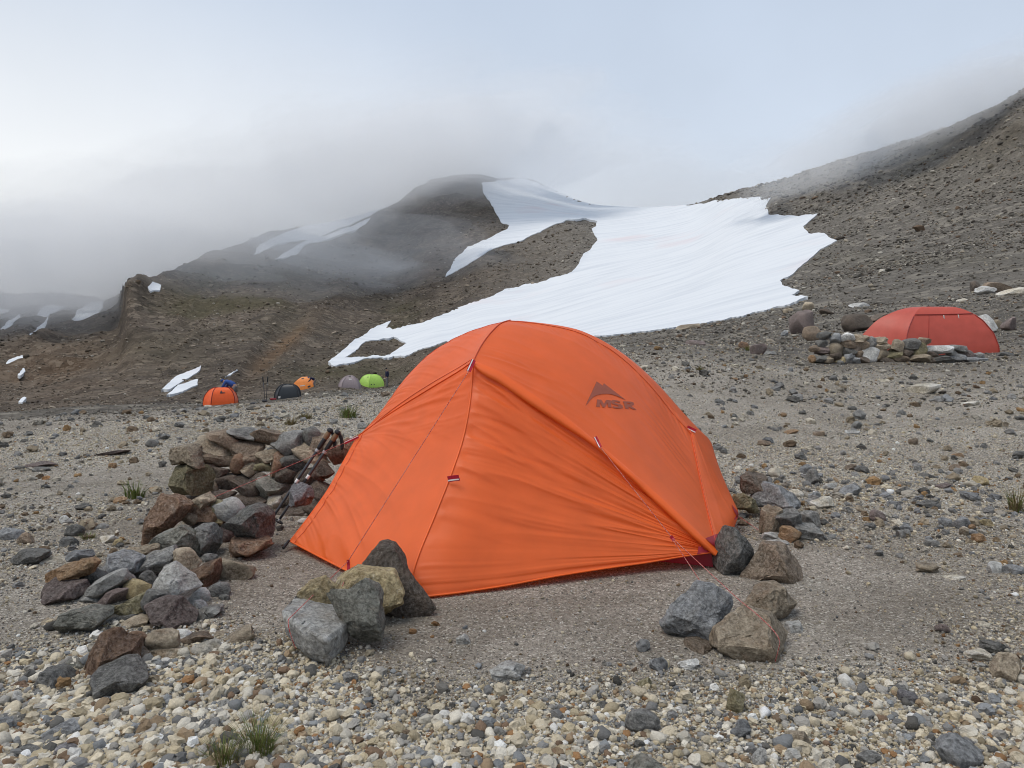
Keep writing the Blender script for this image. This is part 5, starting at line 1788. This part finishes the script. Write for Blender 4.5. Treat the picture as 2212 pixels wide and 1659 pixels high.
on_cloth('letter_r', [oZ([(836, 600), (935, 605), (968, 613), (980, 632), (968, 652), (942, 662), (1014, 709), (960, 705), (912, 674), (903, 676), (910, 698), (866, 695)]), oZ([(889, 623), (922, 626), (931, 632), (922, 639), (893, 638)])], LOGO, step=3, parent=logo)
on_cloth('corner_patch', [[cC(*p) for p in [(508, 592), (600, 558), (632, 602), (606, 672), (560, 640)]]], REDF, .004)
on_cloth('corner_patch', [[cC(*p) for p in [(698, 346), (738, 395), (752, 425), (740, 436), (715, 395)]]], REDF, .004)
on_cloth('corner_patch', [[cC(*p) for p in [(462, 640), (560, 690), (450, 700)]]], REDF, .004)

def tab(pts, w_=.018, stripe=True, name='guy_tab'):
    """a folded webbing loop along the two points, with a white stripe as sub-part"""
    a, b_ = px(*pts[0]), px(*pts[1])
    d = (b_ - a).normalized()
    sd = d.cross(Vector((0, -1, 0))).normalized()
    f = sd.cross(d).normalized()
    V = []
    m = (a + b_) / 2 - f * .004
    for p in (a, m, b_):
        V += [p + sd * w_ / 2 - T0, p - sd * w_ / 2 - T0]
    V2 = [v + f * .003 for v in V]
    Fc = [(0, 1, 3, 2), (2, 3, 5, 4), (6, 8, 9, 7), (8, 10, 11, 9), (0, 2, 8, 6), (2, 4, 10, 8), (1, 7, 9, 3), (3, 9, 11, 5), (4, 5, 11, 10), (0, 6, 7, 1)]
    o = link(name, pydata(name, V + V2, Fc), TENT, REDT)
    if stripe:
        for sg in (-1, 1):
            V = []
            for p in (a, m, b_):
                V += [p + sd * w_ * .34 - T0 + f * .0045 * sg, p + sd * w_ * .10 - T0 + f * .0045 * sg]
            link('reflective_stripe', pydata('reflective_stripe', V, [(0, 1, 3, 2), (2, 3, 5, 4)]), o, WHITE)
    return o
tab([(1023, 778, 3.66), (1012, 802, 3.63)], .022)
tab([(1286, 944, 3.585), (1297, 966, 3.56)], .016)
tab([(1484, 923, 4.35), (1503, 932, 4.34)], .024)
tab([(774, 943, 4.23), (744, 957, 4.20)], .016)
tab([(968, 1035, 3.36), (992, 1032, 3.33)], .026)
tab([(752, 1209, 3.28), (753, 1231, 3.27)], .012, False, 'line_tensioner')
tab([(1449, 1158, 3.18), (1456, 1168, 3.17)], .014, False, 'line_tensioner')

# guy lines
cr = .0015
tube('guy_line', cpts([(1013, 801, 3.63), (752, 1212, 3.28)]), cr, CORD, n=40, smooth=False)
tube('guy_line', cpts([(752, 1212, 3.28), (cB(500, 775)[0], cB(500, 775)[1], 2.72), (*cB(302, 968), 2.485)]), cr, CORD, n=40, smooth=False)
tube('guy_line', cpts([(*cB(302, 968), 2.485), (*cB(299, 1010), 2.472), (*cB(325, 1120), 2.460), (*cB(362, 1225), 2.465)]), cr, CORD, n=20)
tube('guy_line', cpts([(753, 1232, 3.27), (*cB(770, 680), 2.70)]), cr, CORD, n=20, smooth=False)
tube('guy_line', cpts([(1297, 966, 3.56), (1452, 1162, 3.18)]), cr, CORD, n=40, smooth=False)
tube('guy_line', cpts([(1452, 1164, 3.17), (*cC(490, 925), 2.95)]), cr, CORD, n=20, smooth=False)
tube('guy_line', cpts([(1454, 1164, 3.17), (*cC(760, 1040), 2.62), (*cC(880, 1135), 2.40)]), cr, CORD, n=30, smooth=False)
tube('guy_line', cpts([(*cC(880, 1135), 2.40), (*cC(960, 1210), 2.335), (*cC(1030, 1290), 2.305), (*cC(1052, 1335), 2.30), (*cC(1040, 1400), 2.31), (*cC(1018, 1485), 2.36)]), cr, CORD, n=30)
tube('guy_line', cpts([(746, 956, 4.20), (*cA(1000, 690), 4.06), (*cA(760, 790), 3.93)]), cr, CORD, n=40, smooth=False)
tube('guy_line', cpts([(*cC(752, 430), 4.18), (*cC(900, 530), 4.06)]), cr, CORD, n=20, smooth=False)
# stake with its strap at the left corner
tube('stake', cpts([(624, 1168, 3.86), (612, 1184, 3.80)]), .0075, BLACK, n=6, smooth=False)

# ------------------------------------------------------------------ trekking poles against the wall
def trek_pole(top, tip, label, band=.52):
    a, b_ = px(*top), px(*tip)
    o = empty('trekking_pole', b_)
    tag(o, label, 'trekking pole', 'trekking poles leaning on the windbreak')
    at = lambda t: a.lerp(b_, t)
    og = b_
    g_ = .012
    tube('grip', [at(0), at(.09)], [.011, .017, .013], CORK, o, og, 10, 8, False)
    tube('grip_cap', [at(-.025), at(.012)], [.012, .021, .018], BLACK, o, og, 10, 8, False)
    tube('foam_sleeve', [at(.085), at(.19)], [.014, .0135, .012], BLACK, o, og, 10, 8, False)
    tube('shaft', [at(.18), at(.55)], .0088, DSHAFT, o, og, 10, 6, False)
    tube('shaft', [at(.55), at(.93)], .0075, DSHAFT, o, og, 10, 6, False)
    tube('lock', [at(.20), at(.225)], .012, METAL, o, og, 10, 4, False)
    tube('band', [at(band), at(band + .04)], .0100, WHITE, o, og, 10, 4, False)
    tube('tip', [at(.93), at(1.0)], [.006, .004, .0025], METAL, o, og, 8, 6, False)
    ax = (b_ - a).normalized()
    k = at(.955)
    sd = ax.cross(Vector((0, 0, 1))).normalized()
    up = sd.cross(ax)
    V, Fc = [], []
    for i in range(14):
        an = 2 * math.pi * i / 14
        dr = sd * math.cos(an) + up * math.sin(an)
        for r_, z_ in ((.012, 0), (.030, .003), (.030, -.003), (.012, -.003)):
            V.append(k + dr * r_ + ax * z_ - og)
    for i in range(14):
        j = (i + 1) % 14
        for q_ in range(4):
            Fc.append((4 * i + q_, 4 * j + q_, 4 * j + (q_ + 1) % 4, 4 * i + (q_ + 1) % 4))
    link('basket', pydata('basket', V, Fc), o, BLACK)
    s0 = at(-.01)
    tube('wrist_strap', [s0, s0 + Vector((.020, .0, -.03)), s0 + Vector((.030, -.005, -.08)), s0 + Vector((.022, -.005, -.10)), s0 + Vector((.016, 0, -.05)), s0 + Vector((.005, 0, -.01))], .006, BLACK, o, og, 6, 24)
    return o
trek_pole((713, 931, 4.36), (579, 1133, 4.28), 'left of two black trekking poles leaning on the windbreak beside the tent')
trek_pole((729, 935, 4.36), (595, 1135, 4.28), 'right of two black trekking poles leaning on the windbreak beside the tent', .46)
# ------------------------------------------------------------------ the other tents
def dome(name, u, vb, rmin, base, ridge_, h, mat, label, rot=0.0, extra=None, nseg=22, bulge=1.0):
    """fly lofted from a base polygon (m) to a short ridge; base and ridge points correspond one to one"""
    g_ = ground_at(u, vb, rmin)
    o = empty(name, g_)
    o.rotation_euler = (0, 0, math.radians(rot))
    tag(o, label, 'tent')
    nb = len(base)
    V, Fc = [], []
    M = 8
    ring = []
    for i in range(nb):
        b0, b1 = Vector(base[i]), Vector(base[(i + 1) % nb])
        r0, r1 = Vector(ridge_[i]), Vector(ridge_[(i + 1) % nb])
        for k in range(M):
            f = k / M
            sag = -.05 * math.sin(math.pi * f)
            ring.append((b0.lerp(b1, f), r0.lerp(r1, f), sag))
    R_ = Matrix.Rotation(math.radians(rot), 3, 'Z')
    for j in range(nseg + 1):
        t = j / nseg
        hz = math.cos(t * math.pi / 2) ** bulge
        z = h * math.sin(t * math.pi / 2)
        for (bp, rp, sag) in ring:
            p = rp.lerp(bp, hz)
            c = Vector((p.x, p.y, 0)) * (1 + sag * math.sin(t * math.pi))
            gw = R_ @ Vector((bp.x, bp.y, 0))
            gz = (H(g_.x + gw.x, g_.y + gw.y) - g_.z) * (1 - t)
            wv = math.sin(math.pi * min(1, t * 1.3)) * (.012 * math.sin(9 * c.x + 5 * z + 3 * c.y) + .010 * math.sin(23 * c.x - 11 * z) * (1 - t))
            V.append((c.x * (1 + wv), c.y * (1 + wv * 1.5), z + gz))
    n = len(ring)
    for j in range(nseg):
        for i in range(n):
            Fc.append((j * n + i, j * n + (i + 1) % n, (j + 1) * n + (i + 1) % n, (j + 1) * n + i))
    me_ = pydata('fly', V, Fc, True)
    smooth_angle(me_, 14)
    link('fly', me_, o, mat)
    # seams along the corners
    for i in range(nb):
        P_ = [Vector(V[j * n + i * M]) * 1.004 + Vector((0, 0, .004)) for j in range(nseg + 1)]
        if extra and extra.get('seam'):
            tube('pole_sleeve', P_, extra.get('sr', .02), extra['seam'], o, (0, 0, 0), 6, nseg, False)
    return o, V, n, M

def fly_patch(o, V, n, M, nseg, j0, j1, i0, i1, mat, name, off=.012, shape='quad'):
    """small panel lying on the fly, by ring and column numbers"""
    g_ = lambda j, i: Vector(V[int(round(j)) * n + int(round(i)) % n])
    a, b_, c, d = g_(j0, i0), g_(j0, i1), g_(j1, i1), g_(j1, i0)
    nr_ = (b_ - a).cross(d - a).normalized()
    ct = Vector((a.x + c.x, a.y + c.y, 0))
    if nr_.dot(ct) < 0:
        nr_ = -nr_
    if shape == 'tri':
        P_ = [a, b_, (c + d) / 2]
    else:
        P_ = [a, b_, c, d]
    k = len(P_)
    vs = [p + nr_ * off for p in P_] + [p - nr_ * off for p in P_]
    fs = [tuple(range(k)), tuple(range(2 * k - 1, k - 1, -1))] + [(i, k + i, k + (i + 1) % k, (i + 1) % k) for i in range(k)]
    return link(name, pydata(name, vs, fs), o, mat)

FO1 = fabric('far_orange_fabric', (.90, .13, .018), .2)
FO2 = fabric('amber_fabric', (.95, .32, .065), .25)
FBK = fabric('black_fabric', (.022, .027, .032), .05, .4)
FMV = fabric('mauve_fabric', (.34, .28, .29), .2)
FGR = fabric('lime_fabric', (.52, .80, .16), .3)
FRD = fabric('coral_red_fabric', (.60, .105, .070), .25)
FRDD = fabric('coral_red_seam', (.40, .055, .045), .1)
DRED = plain('dark_red_trim', (.20, .012, .016))
DGREY = plain('dark_trim', (.035, .035, .04))
LGREY = plain('pale_trim', (.55, .54, .52))

def mpp(v_, u_, rmin):
    return sight(u_, v_, rmin)[0] / F

# far orange tent with dark red pole sleeve
k = mpp(876, 475, 20)
W = 72 * k
o, V, n, M = dome('tent', 476, 874, 20, [(-.5 * W, -.15 * W), (-.13 * W, -.42 * W), (.5 * W, -.12 * W), (.42 * W, .4 * W), (-.2 * W, .45 * W)],
                  [(-.1 * W, 0), (-.1 * W, -.02 * W), (.16 * W, 0), (.16 * W, .02 * W), (-.1 * W, .02 * W)], 39 * k, FO1,
                  'orange dome tent with a dark red pole sleeve, farthest left on the plain', 0, {'seam': DRED, 'sr': .018}, bulge=.9)
fly_patch(o, V, n, M, 22, 11, 14, M + 3, M + 4, DGREY, 'logo', .01, 'tri')
fly_patch(o, V, n, M, 22, 10, 10.6, M + 3, M + 4.6, DGREY, 'logo_bar', .01)
# amber tent
k = mpp(842, 655, 20)
W = 48 * k
o, V, n, M = dome('tent', 656, 841, 20, [(-.5 * W, -.2 * W), (.5 * W, -.24 * W), (.42 * W, .35 * W), (-.4 * W, .35 * W)],
                  [(-.06 * W, 0), (.06 * W, 0), (.06 * W, .1 * W), (-.06 * W, .1 * W)], 27 * k, FO2,
                  'amber dome tent with a dark triangular vent, right of and behind the black tent', 0, None, bulge=1.5)
fly_patch(o, V, n, M, 22, 14, 17, 2.4, 5.2, DGREY, 'vent', .015, 'tri')
fly_patch(o, V, n, M, 22, 4, 5, 3, 5, LGREY, 'logo', .01)
fly_patch(o, V, n, M, 22, 1, 3, 6, 7, DGREY, 'window', .01)
# black tent
k = mpp(861, 620, 20)
W = 57 * k
o, V, n, M = dome('tent', 621, 860, 20, [(-.5 * W, -.02 * W), (-.3 * W, -.25 * W), (.47 * W, -.2 * W), (.5 * W, .05 * W), (.35 * W, .4 * W), (-.35 * W, .4 * W)],
                  [(-.08 * W, .0), (-.04 * W, -.02 * W), (.06 * W, -.02 * W), (.08 * W, .0), (.06 * W, .04 * W), (-.06 * W, .04 * W)], 30 * k, FBK,
                  'black rounded tent between the orange tent and the amber tent', 0, {'seam': DGREY, 'sr': .025}, bulge=.75)
fly_patch(o, V, n, M, 22, 1, 3, M + .2, M + 1.4, LGREY, 'floor_tab', .01)
# mauve tent
k = mpp(838, 757, 20)
W = 50 * k
o, V, n, M = dome('tent', 756, 837, 20, [(-.5 * W, 0), (-.3 * W, -.25 * W), (.42 * W, -.2 * W), (.5 * W, .02 * W), (.4 * W, .4 * W), (-.35 * W, .4 * W)],
                  [(-.04 * W, 0), (-.03 * W, 0), (.06 * W, 0), (.07 * W, 0), (.06 * W, .06 * W), (-.04 * W, .06 * W)], 26 * k, FMV,
                  'pale mauve dome tent left of the lime green tent', 0, {'seam': FMV, 'sr': .03}, bulge=1.25)
fly_patch(o, V, n, M, 22, 15, 17, M + 2.4, M + 5, DGREY, 'vent', .015)
fly_patch(o, V, n, M, 22, 10, 11.6, M + 3, M + 4.6, LGREY, 'logo', .01)
# lime tent
k = mpp(838, 804, 20)
W = 54 * k
o, V, n, M = dome('tent', 804, 836, 20, [(-.5 * W, -.12 * W), (-.06 * W, -.35 * W), (.5 * W, -.1 * W), (.4 * W, .4 * W), (-.35 * W, .4 * W)],
                  [(-.03 * W, 0), (-.02 * W, -.01 * W), (.05 * W, 0), (.04 * W, .03 * W), (-.03 * W, .03 * W)], 27.5 * k, FGR,
                  'lime green dome tent beside the standing person', 0, {'seam': FGR, 'sr': .02}, bulge=.95)
fly_patch(o, V, n, M, 22, 12, 14, 4, 6, DGREY, 'vent_hood', .008, 'tri')
fly_patch(o, V, n, M, 22, 3, 3.9, M + 1, M + 2.6, DGREY, 'logo', .008)
# coral red tent on the right, behind the wall
ur, vr = 2018, 776
yR2 = yR + .9
k = yR2 / F
W = 280 * k
gx = (2010 - CX) * k
g_ = Vector((gx, yR2, H(gx, yR2)))
def redtent():
    g0 = ground_at(2010, 772, 8)
    o, V, n, M = dome('tent', 2010, 764, 8, [(-.58 * W, .12 * W), (-.30 * W, -.16 * W), (.46 * W, -.20 * W), (.50 * W, -.02 * W), (.42 * W, .34 * W), (-.40 * W, .38 * W)],
                      [(-.12 * W, .04 * W), (-.08 * W, -.03 * W), (.14 * W, -.03 * W), (.18 * W, .03 * W), (.16 * W, .1 * W), (-.08 * W, .1 * W)], 112 * k, FRD,
                      'coral red dome tent behind the stone wall on the right slope', 0, None, 30, 1.2)
    nseg = 30
    gv_ = lambda j, i: Vector(V[int(j) * n + int(i) % n])
    # horizontal seam under the roof with its two pale toggles, leg seams
    P_ = [gv_(19, M + i) * 1.0 + Vector((0, -.015, .0)) for i in range(M + 1)]
    tube('seam', P_, .010, FRDD, o, (0, 0, 0), 6, 20)
    for q_ in (3.6, 6.4):
        p = gv_(19, M + round(q_)) + Vector((0, -.03, -.02))
        tube('toggle', [p, p + Vector((.01, -.01, -.09))], .012, LGREY, o, (0, 0, 0), 6, 4, False)
    for i in (M, 2 * M):
        tube('seam', [gv_(j, i) + Vector((0, -.008, 0)) for j in range(0, 20, 2)], .010, FRDD, o, (0, 0, 0), 6, 20)
    tube('seam', [gv_(j, M + 2) + Vector((0, -.006, 0)) for j in range(3, 20, 2)], .005, FRDD, o, (0, 0, 0), 6, 20)
    return o
RT = redtent()

# ------------------------------------------------------------------ people on the plain
def skinned(name, verts, edges, radii, mat, parent, root=0):
    me_ = bpy.data.meshes.new(name)
    me_.from_pydata([tuple(v) for v in verts], edges, [])
    o = link(name, me_, parent, mat)
    if not me_.skin_vertices:
        bpy.context.view_layer.objects.active = o
    md = o.modifiers.new('skin', 'SKIN')
    md.use_smooth_shade = True
    sv = me_.skin_vertices
    if not sv:
        me_.attributes
    for i, r_ in enumerate(radii):
        if me_.skin_vertices:
            me_.skin_vertices[0].data[i].radius = (r_, r_) if np.isscalar(r_) else r_
    if me_.skin_vertices:
        me_.skin_vertices[0].data[root].use_root = True
    s2 = o.modifiers.new('sub', 'SUBSURF')
    s2.levels = s2.render_levels = 2
    return o

SKIN = plain('skin', (.42, .24, .17))
NAVY = plain('navy_jacket', (.012, .016, .045), .8)
BLUE = plain('blue_jacket', (.03, .075, .26), .8)
TROUS = plain('grey_trousers', (.17, .165, .165), .85)
HAT = plain('black_cap', (.012, .012, .014), .8)
BOOT = plain('dark_boots', (.02, .018, .017), .7)

def person(loc, face, label, pose, jac, leg_m=TROUS, hat=HAT):
    o = empty('person', loc)
    o.rotation_euler = (0, 0, face)
    tag(o, label, 'person')
    if pose == 'stand':
        hip, chest, neck, head = (0, 0, .92), (0, .01, 1.30), (0, .0, 1.48), (0, -.03, 1.64)
        legs = [((.09, 0, .90), (.10, -.02, .49), (.10, .01, .06), (.11, -.13, .03)), ((-.09, 0, .90), (-.10, -.01, .49), (-.10, .02, .06), (-.11, -.12, .03))]
        arms = [((.19, .0, 1.40), (.25, .05, 1.13), (.20, -.10, .93)), ((-.19, .0, 1.40), (-.25, .05, 1.13), (-.20, -.10, .93))]
    else:
        hip, chest, neck, head = (0, .12, .88), (0, -.24, 1.12), (0, -.42, 1.16), (0, -.55, 1.10)
        legs = [((.09, .12, .86), (.11, .05, .47), (.11, .14, .06), (.12, 0, .03)), ((-.09, .12, .86), (-.11, .0, .47), (-.11, .10, .06), (-.12, -.04, .03))]
        arms = [((.19, -.30, 1.12), (.24, -.42, .88), (.16, -.60, .72)), ((-.19, -.30, 1.12), (-.24, -.40, .88), (-.14, -.58, .74))]
    # one continuous body: legs, trunk, arms, neck and head
    V = [hip, chest, neck, head]
    E = [(0, 1), (1, 2), (2, 3)]
    R_ = [.13, .14, .055, (.085, .10)]
    for lg in legs:
        k = len(V)
        V += list(lg)
        E += [(0, k), (k, k + 1), (k + 1, k + 2), (k + 2, k + 3)]
        R_ += [.09, .06, .04, .035]
    for am in arms:
        k = len(V)
        hnd = Vector(am[2]) + (Vector(am[2]) - Vector(am[1])).normalized() * .12
        V += list(am) + [tuple(hnd)]
        E += [(1, k), (k, k + 1), (k + 1, k + 2), (k + 2, k + 3)]
        R_ += [.06, .045, .032, .03]
    skinned('body', V, E, R_, SKIN, o)
    # jacket
    V, E, R_ = [tuple(Vector(hip) + Vector((0, 0, -.04 if pose == 'stand' else .0))), chest, tuple(Vector(neck).lerp(Vector(chest), .25))], [(0, 1), (1, 2)], [(.20, .16), (.215, .165), .10]
    for am in arms:
        k = len(V)
        V += list(am)
        E += [(1, k), (k, k + 1), (k + 1, k + 2)]
        R_ += [.095, .075, .055]
    skinned('jacket', V, E, R_, jac, o)
    for lg in legs:
        skinned('trouser_leg', [hip] + list(lg[:3]), [(0, 1), (1, 2), (2, 3)], [.12, .115, .085, .07], leg_m, o)
        a, b_ = Vector(lg[2]), Vector(lg[3])
        skinned('boot', [tuple(a + Vector((0, .03, 0))), tuple(b_)], [(0, 1)], [.065, .05], BOOT, o)
    hd = Vector(head)
    skinned('cap', [tuple(hd + Vector((0, .02, .05))), tuple(hd + Vector((0, -.02, .10))), tuple(hd + Vector((0, -.15, .055)))], [(0, 1), (1, 2)], [.105, .095, (.07, .02)], hat, o)
    # face: eyes, nose and mouth sit on the head
    fw = Vector((0, -1, 0)) if pose == 'stand' else Vector((0, -.85, -.5)).normalized()
    upv = Vector((0, 0, 1)) if pose == 'stand' else Vector((0, -.5, .85))
    for nm, dx, dz, r_, mt in (('eye', .034, .015, .012, DGREY), ('eye', -.034, .015, .012, DGREY), ('nose', 0, -.015, .018, SKIN), ('mouth', 0, -.055, .02, DRED), ('ear', .088, 0, .025, SKIN), ('ear', -.088, 0, .025, SKIN)):
        c = hd + (fw * .098 if nm != 'ear' else Vector((0, 0, 0))) + upv * dz + Vector((dx, 0, 0))
        v_, f_ = ico(1)
        link(nm, mesh_np(nm, v_ * r_ * np.array((1.2, .6, .6)) + np.array(c), f_), o, mt)
    return o
person(ground_at(836, 836, 20), math.radians(-60), 'person standing in a navy jacket, grey trousers and black cap beside the lime tent', 'stand', NAVY)
gp = ground_at(503, 871, 20)
person(gp, math.radians(-95), 'person in a blue jacket bending over the right side of the far orange tent', 'bend', BLUE, hat=BLUE)
gp = ground_at(675, 839, 20)
person(gp + Vector((0, .6, 0)), math.radians(-75), 'person in a navy and blue jacket bending behind the amber tent', 'bend', NAVY, hat=BLUE)

# poles planted beside the black tent
for du, lb in ((-3, 'left of two trekking poles planted upright beside the black tent'), (2, 'right of two trekking poles planted upright beside the black tent')):
    b_ = ground_at(574 + du * .5, 864, 20)
    o = empty('trekking_pole', b_)
    tag(o, lb, 'trekking pole', 'poles planted by the black tent')
    kx = du * .03
    tube('shaft', [Vector((0, 0, -.05)), Vector((kx, 0, .95))], .016, DSHAFT, o, (0, 0, 0), 6, 4, False)
    tube('grip', [Vector((kx, 0, .92)), Vector((kx * 1.4, 0, 1.2))], .032, BLACK, o, (0, 0, 0), 6, 4, False)
# gear on the plain
for (u, v, w_, h_, m, nm, lb) in ((548, 872, 16, 7, DGREY, 'gear_bag', 'dark gear bag on the ground right of the far orange tent'), (572, 866, 12, 5, DGREY, 'gear_bag', 'dark gear bag lying at the foot of the planted poles'),
                                  (590, 862, 14, 5, DRED, 'gear_bag', 'dark red stuff sack at the left corner of the black tent')):
    g_ = ground_at(u, v + h_ / 2, 20)
    kk = g_.y / F
    p, f = rock_verts(900 + u, 3, 5, 0, .08)
    o = link(nm, mesh_np(nm, p * np.array((w_ * kk / 2, w_ * kk / 3, h_ * kk / 2)), f), None, m)
    o.location = g_ + Vector((0, 0, h_ * kk * .45))
    tag(o, lb, 'bag')

# ------------------------------------------------------------------ grass tufts
gm_ = MT('grass')
oi = gm_.n('ShaderNodeTexCoord')
gm_.princ(gm_.mix(gm_.mapr(gm_.noise(oi.outputs['Object'], 60, 2, .5), .4, .6), (.075, .115, .022), (.17, .19, .055)), .7)
gd_ = MT('dry_grass')
oi = gd_.n('ShaderNodeTexCoord')
gd_.princ(gd_.mix(gd_.mapr(gd_.noise(oi.outputs['Object'], 60, 2, .5), .4, .6), (.13, .095, .045), (.21, .17, .08)), .8)
def tuft(u, v, wpx, hpx, label, dry=.2, seed=0, nb=110):
    g_ = ground_at(u, v, .5)
    k = g_.y / F
    rs_ = random.Random(seed + 50)
    o = empty('grass_tuft', g_)
    tag(o, label, 'grass')
    for part, m, cnt in (('blades', gm_.m, int(nb * (1 - dry))), ('dry_blades', gd_.m, int(nb * dry))):
        V, Fc = [], []
        for i in range(cnt):
            a = rs_.uniform(0, 6.28)
            r_ = math.sqrt(rs_.random()) * wpx * k * .28
            b_ = Vector((r_ * math.cos(a), r_ * math.sin(a) * .8, 0))
            b_.z = H(g_.x + b_.x, g_.y + b_.y) - g_.z - .004
            L_ = hpx * k * rs_.uniform(.45, 1.1)
            ln = Vector((math.cos(a), math.sin(a), 0)) * L_ * rs_.uniform(.15, .75) + Vector((rs_.uniform(-.2, .2), rs_.uniform(-.2, .2), 0)) * L_
            wd = max(.0011, k * 1.1) * rs_.uniform(.7, 1.2)
            sd = Vector((-math.sin(a + rs_.uniform(-1, 1)), math.cos(a), 0)).normalized() * wd
            s0 = len(V)
            for t in (0, .4, .75, 1.0):
                c = b_ + ln * t * t + Vector((0, 0, L_ * (t - .35 * t * t * ln.length / L_)))
                w2 = sd * (1 - t * .92)
                V += [c - w2, c + w2]
            Fc += [(s0 + 2 * j, s0 + 2 * j + 1, s0 + 2 * j + 3, s0 + 2 * j + 2) for j in range(3)]
        ob = link(part, pydata(part, V, Fc, True), o, m)
        ob['kind'] = 'stuff'
    return o
tuft(292, 1076, 75, 44, 'green grass tuft left of the stone windbreak', .1, 1)
tuft(752, 902, 62, 34, 'green grass tuft on the gravel above the windbreak', .15, 2)
tuft(556, 1630, 120, 95, 'larger green grass tuft at the bottom edge', .25, 3, 260)
tuft(484, 1652, 110, 75, 'smaller yellow-green grass tuft at the bottom edge, left of the larger one', .4, 4, 200)
tuft(2194, 1105, 60, 60, 'reddish brown grass tuft at the right edge', .75, 5)
tuft(628, 918, 46, 22, 'dry straw-coloured tuft behind the windbreak', .9, 6, 70)
tuft(660, 905, 50, 18, 'dry tuft left of the upper green grass tuft', .85, 7, 70)
tuft(190, 1163, 60, 18, 'short dark grass tuft left of the rust slab', .5, 8, 60)
tuft(1512, 800, 30, 12, 'small brown tuft beyond the big tent on the right', .8, 9, 60)
tuft(1455, 1010, 1, 1, 'x', 1, 1, 2) if False else None
tuft(1620, 758, 50, 12, 'green tuft at the foot of the reddish rocks', .3, 11, 80)
